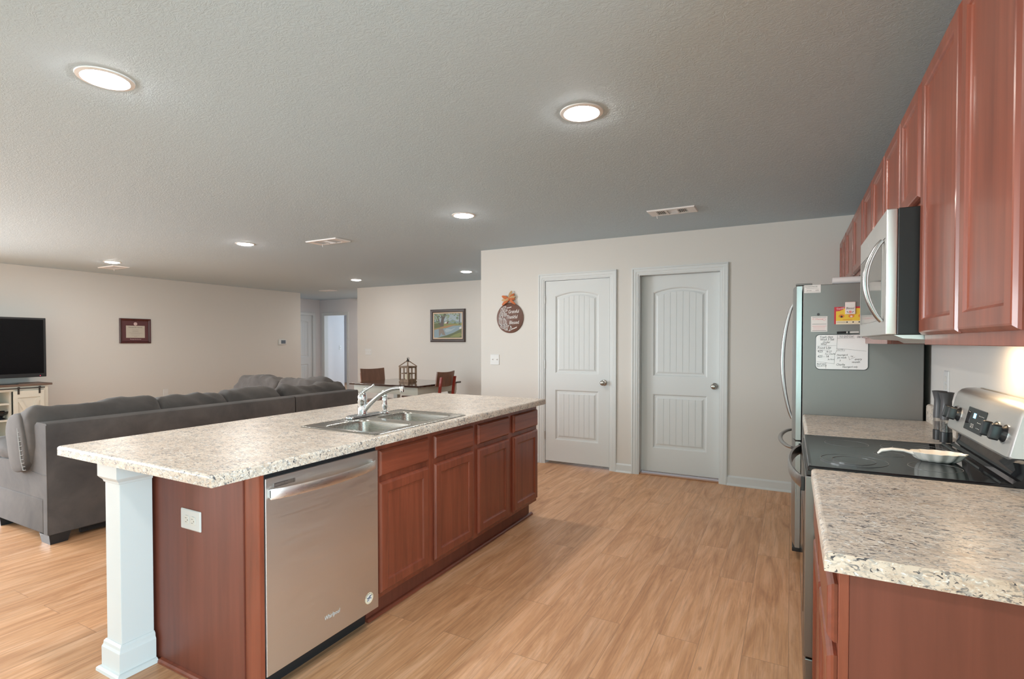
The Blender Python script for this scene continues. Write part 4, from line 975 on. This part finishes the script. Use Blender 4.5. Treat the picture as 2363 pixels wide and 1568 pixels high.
P_('dgrass', [(0.1, 0), (0.45, 0.10), (0.7, 0.20), (0.9, 0.32), (1, 0.38), (1, 0)]); P_('grass', [(0.55, 0.03), (0.75, 0.14), (0.95, 0.22), (1, 0.1), (0.9, 0.03)])
P_('trunk', [(0.22, 0.48), (0.35, 0.48), (0.36, 0.75), (0.46, 1), (0.36, 1), (0.32, 0.86), (0.30, 1), (0.23, 1), (0.27, 0.8), (0.24, 0.62)])
P_('trunk', [(0.20, 0.52), (0.24, 0.52), (0.17, 0.85), (0.08, 1), (0.03, 1), (0.13, 0.8)]); P_('trunk', [(0.90, 0.53), (0.93, 0.53), (0.94, 1), (0.91, 1)])
random.seed(3)
for k in range(70):
    u = random.random(); v = 1-random.random()**1.6*0.42
    if 0.3 < u < 0.45 and v < 0.8: continue
    r = random.uniform(0.02, 0.06); q = [(u+r*math.cos(i)*random.uniform(.6, 1.2), v+r*math.sin(i)*random.uniform(.5, 1)) for i in (0, 1, 2, 3, 4, 5)]
    if 0.55 < v: P_(random.choice(['leaf', 'leaf2', 'leaf2']), q)
P_('white', [(0.90, 0.40), (0.97, 0.46), (0.99, 0.38), (0.94, 0.35)])
m.build('canvas', cm, t)
# round sign
t = thing('round_wall_sign', 'round brown pumpkin sign reading Grateful Thankful Blessed with orange bow', 'wall sign', (-2.86, YB, 1.46))
ca, cb, R = -2.862, 1.634, 0.174
m = MB(); m.loops([[FS(a, b, c) for a, b in circ(ca, cb, r, 56)] for r, c in ((R, 0.001), (R, 0.010), (R-0.003, 0.012))]); bd = m.build('board', M['sign'], t, smooth=40)
m = MB()
for s, a, b, z in (('Grateful', ca-0.022, cb+0.052, 0.058), ('Thankful', ca-0.047, cb-0.010, 0.058), ('Blessed', ca-0.008, cb-0.073, 0.058)): m.text(FS, s, a, b, z, 0.0122, shear=0.25, sx=0.72, t=0.001, rot=0.03)
m.build('lettering', M['paper'], bd)
m = MB()
def ell(cx, cy, rx, ry, rot=0, n=16, p0=0, p1=2*PI): return [(cx+rx*math.cos(p0+(p1-p0)*i/n)*math.cos(rot)-ry*math.sin(p0+(p1-p0)*i/n)*math.sin(rot), cy+rx*math.cos(p0+(p1-p0)*i/n)*math.sin(rot)+ry*math.sin(p0+(p1-p0)*i/n)*math.cos(rot)) for i in range(n+1)]
px, py = ca-0.093, cb-0.045
for rx in (0.048, 0.032, 0.013): m.line(FS, ell(px, py, rx, 0.043), 0.005, 0.0122, t=0.001)
m.line(FS, [(px, py+0.043), (px-0.006, py+0.062), (px+0.004, py+0.066)], 0.006, 0.0122, t=0.001)
px2, py2 = ca-0.01, cb-0.118
for rx in (0.034, 0.018): m.line(FS, ell(px2, py2, rx, 0.032, -0.3), 0.0045, 0.0122, t=0.001)
for (lx, ly, lr, lt) in ((-0.075, 0.118, 0.03, 0.5), (-0.105, 0.085, 0.032, 1.6), (-0.12, 0.045, 0.03, 1.2), (-0.06, 0.085, 0.03, 0.2), (-0.085, 0.045, 0.028, 0.6), (-0.13, 0.005, 0.025, 1.4), (-0.055, 0.035, 0.022, 0.9), (-0.095, -0.108, 0.03, -0.4), (-0.055, -0.088, 0.028, 0.8), (-0.055, -0.128, 0.028, -0.5)):
    m.line(FS, ell(ca+lx, cb+ly, lr, lr*0.42, lt, 12), 0.004, 0.0122, t=0.001); m.line(FS, [(ca+lx-lr*math.cos(lt), cb+ly-lr*math.sin(lt)), (ca+lx+lr*math.cos(lt), cb+ly+lr*math.sin(lt))], 0.003, 0.0122, t=0.001)
for k in range(5):
    m.prism(FS, ell(ca-0.035+k*0.013, cb+0.115+0.002*k, 0.009, 0.0035, 1.1, 8)[:-1], 0.0122, 0.0132); m.prism(FS, ell(ca+0.03+k*0.014, cb-0.13+0.005*k, 0.010, 0.004, 1.0, 8)[:-1], 0.0122, 0.0132)
m.build('pumpkin_pattern', M['paper'], bd)
def loop_ribbon(pts, wd, m, mi):
    for p, q in zip(pts, pts[1:]):
        d = (V(q)-V(p)).normalized(); up_ = V((-d.z, 0, d.x))*wd/2+V((0, 0.0, 0))
        a, b, c, e = V(p)-up_, V(q)-up_, V(q)+up_, V(p)+up_; k = V((0, 0.0015, 0))
        m.loops([[a, b, c, e], [a+k, b+k, c+k, e+k]], mi=mi)
bw = MB(); bx, bz = ca-0.002, cb+0.215; by = YB-0.022
def petal(an, L, wd, depth, mi):
    n = 8; top = []; bot = []
    for k in range(n+1):
        u = k/n; ww = wd*math.sin(PI*min(u*0.9+0.06, 1))**0.6; r = L*u
        cx_, cz_ = bx+r*math.cos(an), bz+r*math.sin(an); nx, nz = -math.sin(an)*ww/2, math.cos(an)*ww/2
        d = -depth*math.sin(PI*u); top.append((cx_+nx, by+d, cz_+nz)); bot.append((cx_-nx, by+d*0.5, cz_-nz))
    rings = [[V(a), V(b), V(b)+V((0, 0.003, 0)), V(a)+V((0, 0.003, 0))] for a, b in zip(top, bot)]
    bw.loops(rings, mi=mi)
for an, L, wd, mi in ((2.75, 0.105, 0.036, 0), (3.25, 0.10, 0.034, 1), (3.75, 0.115, 0.036, 0), (0.35, 0.085, 0.034, 1), (0.75, 0.09, 0.03, 0), (-0.65, 0.10, 0.03, 0), (1.25, 0.10, 0.034, 1), (3.0, 0.07, 0.02, 1), (0.0, 0.075, 0.026, 0)): petal(an, L, wd, 0.015, mi)
bw.lathe((bx, by-0.012, bz), [(0.002, 0), (0.011, 0.004), (0.011, 0.012), (0.002, 0.016)], 12, (0, 1, 0))
bow = bw.build('ribbon_bow', [M['ribbon'], M['ribbon2']], t, smooth=40)
m = MB(); m.tube([(bx, YB-0.016, bz-0.005), (bx-0.045, YB-0.008, cb+R-0.012)], 0.0025, 6); m.tube([(bx, YB-0.016, bz-0.005), (bx+0.045, YB-0.008, cb+R-0.012)], 0.0025, 6); m.build('hanging_cord', M['ribbon2'], t)

# ================================================================== LIVING ROOM
# television stand
t = thing('tv_stand', 'cream barn-door television stand with brown top against the wall', 'tv stand', (-9.35, 2.6, 0))
Y0s, Y1s, XFs = 1.55, 3.385, -9.15
MB().box(XFs-0.40, XFs+0.02, Y0s-0.05, Y1s+0.045, 0.762, 0.790, 0.003, 1).build('top', M['rustic'], t)
m = MB()
m.box(XFs-0.39, XFs, Y1s-0.045, Y1s, 0.0, 0.7615); m.box(XFs-0.39, XFs, Y0s, Y0s+0.045, 0.0, 0.7615)
m.box(XFs-0.39, XFs-0.375, Y0s+0.045, Y1s-0.045, 0.05, 0.7615); m.box(XFs-0.375, XFs, Y0s+0.045, Y1s-0.045, 0.695, 0.7615); m.box(XFs-0.375, XFs, Y0s+0.045, Y1s-0.045, 0.03, 0.06)
m.box(XFs-0.375, XFs-0.03, 2.985, 3.005, 0.06, 0.695); m.box(XFs-0.375, XFs-0.03, 1.93, 1.95, 0.06, 0.695)
m.build('body', M['cream'], t)
for z in (0.30, 0.52): MB().box(XFs-0.375, XFs-0.035, 1.9505, 2.9845, z, z+0.022).build('shelf', M['cream'], t)
fv = facing_east(XFs+0.002)
def barn_door(a0, a1):
    m = MB(); b0, b1 = 0.07, 0.700
    m.rects(fv, a0, a1, b0, b1, [(0, 0), (0, 0.010)])
    for q in ((a0, a0+0.045, b0, b1), (a1-0.045, a1, b0, b1), (a0+0.045, a1-0.045, b0, b0+0.05), (a0+0.045, a1-0.045, b1-0.09, b1)): m.rects(fv, *q, [(0, 0.0101), (0, 0.020)])
    am, bmid = (a0+a1)/2, 0.34
    for q in ([(a0+0.045, 0.56), (a1-0.07, b0+0.05), (a1-0.045, b0+0.05), (a1-0.045, b0+0.08), (a0+0.07, 0.60), (a0+0.045, 0.60)], [(a1-0.045, 0.56), (a0+0.07, b0+0.05), (a0+0.045, b0+0.05), (a0+0.045, b0+0.08), (a1-0.07, 0.60), (a1-0.045, 0.60)]): m.prism(fv, q, 0.0101, 0.0185)
    d = m.build('barn_door', M['cream'], t)
    for a in (a0+0.04, a1-0.06):
        m = MB(); m.rects(fv, a, a+0.02, 0.655, 0.745, [(0, 0.0205), (0, 0.026)]); m.lathe(fv(a+0.01, 0.742, 0.0262), [(0.014, 0), (0.014, 0.006), (0.004, 0.008)], 16, fv.n); m.build('hanger', M['iron'], d, smooth=30)
barn_door(3.012, 3.335); barn_door(1.60, 1.925)
MB().rects(fv, 1.6, 3.345, 0.726, 0.740, [(0, 0.0115), (0, 0.0195)]).build('rail', M['iron'], t)
# television
t = thing('television', 'black flat-screen television on the cream stand', 'television', (-9.3, 2.6, 0.79))
xt = -9.235
tv = MB().box(xt-0.04, xt, 1.97, 3.405, 0.874, 1.694, 0.006, 2).build('housing', M['black'], t)
MB().rects(facing_east(xt), 2.0, 3.375, 0.925, 1.668, [(0, 0.0002), (0, 0.001)]).build('screen', M['screen'], t)
MB().rects(facing_east(xt), 3.33, 3.338, 0.888, 0.893, [(0, 0.0002), (0, 0.001)]).build('standby_light', M['led_red'], t)
MB().box(xt-0.03, xt-0.012, 2.60, 2.74, 0.80, 0.8735).build('stand_neck', M['black'], t)
m = MB(); m.loops([[up(0.7905)(a, b, c) for a, b in rr(xt-0.13+i, xt+0.075-i, 2.33+i, 3.10-i, 0.05)] for i, c in ((0, 0), (0.001, 0.007), (0.004, 0.010))]); m.build('stand_base', M['gloss_black'], t)
o = MB()
o.lathe((-9.28, 2.93, 0.3225), [(0.05, 0), (0.035, 0.02), (0.015, 0.03), (0.02, 0.04), (0.07, 0.08), (0.085, 0.11), (0.08, 0.11), (0.06, 0.085), (0.01, 0.05)], 24)
tag(o.build('decorative_bowl', M['gloss_black'], smooth=50), 'black footed bowl on the lower shelf of the television stand', 'bowl')
# sofa
def cushion(c, s, seed, p=2.6, wr=0.02, tilt=0.0, along=1, n=96, m_=36):
    """puffy pillow: rounded tube of cushion running along Y (or X), boxed ends, wrinkles and gathers"""
    m = MB(); rings = []; L = s[1] if along else s[0]; Tk = s[0] if along else s[1]; Hh = s[2]
    for i in range(n+1):
        u = 2*i/n-1; au = min(abs(u), 1.0)
        end = max(1-au**13, 0.0)**0.40            # quick rounding at both ends
        ring = []
        for j in range(m_):
            th = 2*PI*j/m_; e = lambda x, q: math.copysign(abs(x)**q, x)
            a = e(math.cos(th), 2/p); b = e(math.sin(th), 2/p)
            x = a*Tk/2*(0.25+0.75*end); z = b*Hh/2*(0.30+0.70*end); y = u*L/2
            q = V((x, y, z))
            gather = max(0, au-0.72)/0.28
            f = noise.noise(V((seed, y*5+z*4, z*6+x*5)))*wr*1.1
            f += noise.noise(V((seed*3.1, y*8+z*9, z*11+x*6)))*wr*0.7; f -= abs(noise.noise(V((seed*2.3, y*7+z*9, z*9+x*8))))*wr*1.1
            f += noise.noise(V((seed*1.7+4, y*2.2, z*2)))*wr*1.2
            f -= gather*noise.noise(V((seed, th*2.2, y*3)))*wr*0.9
            nn = V((a, 0, b)).normalized(); q += nn*f
            q = V((q.x*math.cos(tilt)+q.z*math.sin(tilt), q.y, -q.x*math.sin(tilt)+q.z*math.cos(tilt)))
            if not along: q = V((q.y, q.x, q.z))
            ring.append(V(c)+q)
        rings.append(ring)
    m.loops(rings); return m
SXb = -4.35
t = thing('sectional_sofa', 'long grey microfiber sofa section with its back to the island', 'sofa', (-4.8, 2.55, 0), 'grey sectional sofa pieces')
ya, yb = 1.600, 3.568
def sbox(x0, x1, y0, y1, z0, z1, b, name, par, mm='sofa', wr=0.0): 
    return MB().box(x0, x1, y0, y1, z0, z1, b, 4).build(name, M[mm], par, smooth=50)
sbox(-5.30, SXb-0.072, ya, yb, 0.062, 0.30, 0.012, 'base', t)
pr = [(SXb-0.07, 0.062), (SXb-0.004, 0.062), (SXb, 0.068), (SXb, 0.79), (SXb-0.006, 0.806), (SXb-0.018, 0.812), (-4.50, 0.812), (-4.53, 0.79), (-4.58, 0.3005), (SXb-0.07, 0.3005)]
def back_panel(y0, y1, par):
    m = MB(); m.loops([[V((x, y, z)) for x, z in pr] for y in (y0, y0+0.001, y1-0.001, y1)]); return m.build('back_frame', M['sofa'], par, smooth=30)
back_panel(ya, yb, t)
MB().tube([(SXb-0.004, ya-0.001, 0.07), (SXb-0.002, ya-0.001, 0.30), (SXb-0.006, ya-0.001, 0.80)], 0.004, 8).build('side_seam', M['sofa_cushion'], t, smooth=60)
MB().tube([(-4.57, ya-0.001, 0.470), (-4.45, ya-0.001, 0.462), (SXb-0.004, ya-0.001, 0.466)], 0.003, 6).build('cross_seam', M['sofa_cushion'], t, smooth=60)
m = MB(); m.loops([[V((x, y, z)) for x, z in ((-5.28, 0.3), (-4.583, 0.3), (-4.556, 0.55), (-4.66, 0.56), (-4.80, 0.52), (-5.28, 0.50))] for y in (ya+0.001, ya+0.24)]); m.build('arm', M['sofa'], t, smooth=30)
cushion((-5.10, ya+0.125, 0.555), (0.46, 0.27, 0.17), 3.3, wr=0.010, along=0, p=2.6).build('arm_pad', M['sofa_cushion'], t, smooth=80)
sbox(-5.26, -4.62, ya+0.245, yb-0.01, 0.302, 0.47, 0.05, 'seat_cushion', t, 'sofa_cushion')
cushion((-4.655, 2.01, 0.700), (0.30, 0.88, 0.42), 1.2, wr=0.020, tilt=-0.15, p=2.8).build('back_cushion', M['sofa_cushion'], t, smooth=80)
cushion((-4.655, 2.71, 0.700), (0.29, 0.60, 0.41), 7.7, wr=0.022, tilt=-0.15, p=2.7).build('back_cushion', M['sofa_cushion'], t, smooth=80)
cushion((-4.655, 3.275, 0.705), (0.29, 0.575, 0.42), 5.1, wr=0.022, tilt=-0.15, p=2.7).build('back_cushion', M['sofa_cushion'], t, smooth=80)
# wing of the near cushion with its stitched seam
m = cushion((-4.73, ya+0.035, 0.655), (0.30, 0.16, 0.42), 9.4, wr=0.010, tilt=-0.20, p=3.2, n=40); cw = m.build('cushion_wing', M['sofa_cushion'], t, smooth=80)
m = MB()
sp = [(-4.615, ya-0.034, 0.48), (-4.62, ya-0.044, 0.56), (-4.64, ya-0.045, 0.66), (-4.675, ya-0.040, 0.76), (-4.72, ya-0.020, 0.85)]
m.tube(sp, 0.004, 6)
for k in range(14):
    u = k/13; i = min(int(u*4), 3); f = u*4-i; p = V(sp[i]).lerp(V(sp[i+1]), f); m.tube([p+V((0.006, -0.002, 0)), p+V((0.030, 0.004, 0.004))], 0.0025, 5)
m.build('seam_stitching', M['stitch'], cw)
def sofa_feet(spots, par):
    for x, y in spots:
        m = MB(); m.loops([[V((x-0.075+e, y-0.062+e*0.3, z)), V((x+0.069, y-0.062+e*0.3, z)), V((x+0.069, y+0.06-e, z)), V((x-0.075+e, y+0.06-e, z))] for e, z in ((0.02, 0.0), (0.0, 0.0615))]); m.build('foot', M['black'], par)
sofa_feet(((-4.42, 1.665), (-5.2, 1.665), (-4.42, 3.50), (-5.2, 3.50)), t)
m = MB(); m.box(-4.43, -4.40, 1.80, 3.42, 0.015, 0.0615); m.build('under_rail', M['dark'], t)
# corner + return section
t = thing('sectional_sofa', 'grey microfiber corner sofa section reaching towards the dining table', 'sofa', (-5.3, 4.0, 0), 'grey sectional sofa pieces')
yc, yd = 3.580, 4.430
sbox(-6.35, SXb-0.072, yc, yd, 0.062, 0.30, 0.012, 'base', t)
back_panel(yc, yd, t)
m = MB(); m.loops([[V((x, y, z)) for y, z in ((yd, 0.3005), (yd, 0.80), (yd-0.01, 0.812), (yd-0.15, 0.812), (yd-0.18, 0.79), (yd-0.23, 0.3005))] for x in (-6.33, -4.585)]); m.build('return_back_frame', M['sofa'], t, smooth=30)
sbox(-6.10, -4.62, yc+0.01, yd-0.24, 0.302, 0.47, 0.05, 'seat_cushion', t, 'sofa_cushion')
sbox(-6.34, -6.12, yc+0.005, yd-0.24, 0.302, 0.60, 0.06, 'arm', t)
cushion((-4.65, 4.025, 0.720), (0.30, 0.865, 0.41), 2.4, wr=0.022, tilt=-0.12, p=2.7).build('back_cushion', M['sofa_cushion'], t, smooth=80)
cushion((-4.98, 4.24, 0.745), (0.78, 0.28, 0.40), 8.8, wr=0.022, along=0).build('back_cushion', M['sofa_cushion'], t, smooth=80)
cushion((-5.74, 4.24, 0.745), (0.80, 0.28, 0.40), 4.6, wr=0.022, along=0).build('back_cushion', M['sofa_cushion'], t, smooth=80)
sofa_feet(((-4.42, 3.665), (-4.42, 4.36), (-6.25, 3.665), (-6.25, 4.36)), t)

# ================================================================== DINING
t = thing('dining_table', 'dining table with glossy dark top and off-white apron and legs', 'table', (-5.1, 6.15, 0))
X0, X1, Y0, Y1 = -5.72, -4.445, 5.640, 6.680
MB().box(X0, X1, Y0, Y1, 0.735, 0.760, 0.004, 2).build('tabletop', M['table_top'], t)
m = MB(); i = 0.05
m.box(X0+i, X1-i, Y0+i, Y0+i+0.022, 0.625, 0.7345); m.box(X0+i, X1-i, Y1-i-0.022, Y1-i, 0.625, 0.7345); m.box(X0+i, X0+i+0.022, Y0+i+0.022, Y1-i-0.022, 0.625, 0.7345); m.box(X1-i-0.022, X1-i, Y0+i+0.022, Y1-i-0.022, 0.625, 0.7345)
m.build('apron', M['table_white'], t)
for x in (X0+0.10, X1-0.10):
    for y in (Y0+0.10, Y1-0.10):
        MB().loops([[V((x-e, y-e, z)), V((x+e, y-e, z)), V((x+e, y+e, z)), V((x-e, y+e, z))] for e, z in ((0.028, 0.0), (0.026, 0.02), (0.040, 0.58), (0.0465, 0.59), (0.0465, 0.7343))]).build('leg', M['table_white'], t)
def dining_chair(label, loc, rz, group='dining chairs'):
    """chair facing +X, its origin under the seat centre"""
    t = thing('dining_chair', label, 'chair', (0, 0, 0), group)
    MB().box(-0.21, 0.22, -0.22, 0.22, 0.430, 0.465, 0.012, 3).build('seat', M['chair_brown'], t, smooth=40)
    MB().box(-0.19, 0.20, -0.20, 0.20, 0.38, 0.4295).build('seat_frame', M['red_wood'], t)
    for s in (-1, 1):
        m = MB(); m.loops([[V((x-0.013, s*0.165-0.016, z)), V((x+0.017, s*0.165-0.016, z)), V((x+0.017, s*0.165+0.016, z)), V((x-0.013, s*0.165+0.016, z))] for x, z in ((-0.25, 0), (-0.215, 0.22), (-0.208, 0.46), (-0.235, 0.70), (-0.262, 0.865))]); m.build('rear_leg', M['red_wood'], t, smooth=30)
        m = MB(); m.loops([[V((x-e, s*0.18-e, z)), V((x+e, s*0.18-e, z)), V((x+e, s*0.18+e, z)), V((x-e, s*0.18+e, z))] for x, e, z in ((0.205, 0.014, 0), (0.18, 0.019, 0.3795))]); m.build('front_leg', M['red_wood'], t)
    n = 12; rings = []
    for k in range(n+1):
        u = 2*k/n-1; y = u*0.208; dx = 0.022*(u*u)
        rings.append([V((x+dx+o, y, z)) for x, o, z in ((-0.219, 0.0, 0.735-0.012*(1-u*u)), (-0.219, 0.018, 0.735-0.012*(1-u*u)), (-0.248, 0.018, 0.93+0.012*u*u), (-0.248, 0.0, 0.93+0.012*u*u))])
    m = MB(); m.loops(rings); m.build('backrest', M['chair_brown'], t, smooth=40)
    t.location = loc; t.rotation_euler = (0, 0, rz)
    return t
c0 = dining_chair('dining chair with its back towards the kitchen wall corner, right of the lantern', (-4.55, 6.12, 0), PI)
c1 = dup(c0, (0, 0, 0), 'dining chair facing the room at the left end of the table', 'dining chairs'); c1.location = (-5.68, 6.24, 0); c1.rotation_euler = (0, 0, -0.30)
t = thing('dining_bench', 'dark-topped bench behind the dining table by the wall', 'bench', (-5.15, 7.05, 0))
MB().box(-5.80, -4.70, 6.90, 7.24, 0.425, 0.455, 0.008, 2).build('seat', M['table_top'], t)
for x in (-5.70, -4.80):
    for y in (6.95, 7.19): MB().box(x-0.025, x+0.025, y-0.025, y+0.025, 0, 0.4245).build('leg', M['table_white'], t)
# lantern
lx, ly, lz = -5.055, 6.165, 0.7605
t = thing('candle_lantern', 'wooden house-shaped lantern with a cream candle on the dining table', 'lantern', (lx, ly, lz))
an = -0.06
def R2(x, y): return V((lx+x*math.cos(an)-y*math.sin(an), ly+x*math.sin(an)+y*math.cos(an), 0))
def rb(m, x0, x1, y0, y1, z0, z1, mi=0):
    m.loops([[R2(x0, y0)+V((0, 0, z)), R2(x1, y0)+V((0, 0, z)), R2(x1, y1)+V((0, 0, z)), R2(x0, y1)+V((0, 0, z))] for z in (z0, z1)], mi=mi)
hw = 0.082
m = MB(); rb(m, -hw-0.012, hw+0.012, -hw-0.012, hw+0.012, lz, lz+0.014); rb(m, -hw-0.004, hw+0.004, -hw-0.004, hw+0.004, lz+0.0141, lz+0.030); m.build('base', M['lantern_wood'], t)
m = MB(); z1 = lz+0.226
for sx in (-1, 1):
    for sy in (-1, 1): rb(m, sx*hw-0.011, sx*hw+0.011, sy*hw-0.011, sy*hw+0.011, lz+0.0301, z1)
for s in (-1, 1):
    for z in (lz+0.031, lz+0.122, z1-0.016):
        rb(m, -hw+0.009, hw-0.009, s*hw-0.004, s*hw+0.004, z, z+0.012); rb(m, s*hw-0.004, s*hw+0.004, -hw+0.009, hw-0.009, z, z+0.012)
    rb(m, -0.008, 0.008, s*hw-0.005, s*hw+0.005, lz+0.0435, z1-0.0165); rb(m, s*hw-0.005, s*hw+0.005, -0.008, 0.008, lz+0.0435, z1-0.0165)
m.build('frame', M['lantern_wood'], t)
m = MB(); rb(m, -hw-0.014, hw+0.014, -hw-0.014, hw+0.014, z1+0.0002, z1+0.010)
for sx in (-1, 1):
    for sy in (-1, 1): m.tube([R2(sx*(hw+0.012), sy*(hw+0.012))+V((0, 0, z1+0.008)), R2(sx*0.022, sy*0.022)+V((0, 0, z1+0.076))], 0.0065, 6)
rb(m, -0.03, 0.03, -0.03, 0.03, z1+0.072, z1+0.082); m.build('roof', M['lantern_wood'], t)
m = MB(); m.lathe((lx, ly, z1+0.0822), [(0.024, 0), (0.026, 0.006), (0.014, 0.02), (0.008, 0.03), (0.012, 0.038), (0.004, 0.046)], 16)
m.tube([(lx+0.022*math.cos(a)+0.006, ly, z1+0.122+0.020*math.sin(a)) for a in [2*PI*k/20 for k in range(21)]], 0.0028, 6); m.build('ring_handle', M['iron'], t, smooth=40)
MB().lathe((lx, ly, lz+0.0302), [(0.038, 0), (0.038, 0.095), (0.034, 0.098), (0.003, 0.096)], 24).build('candle', M['candle'], t, smooth=40)
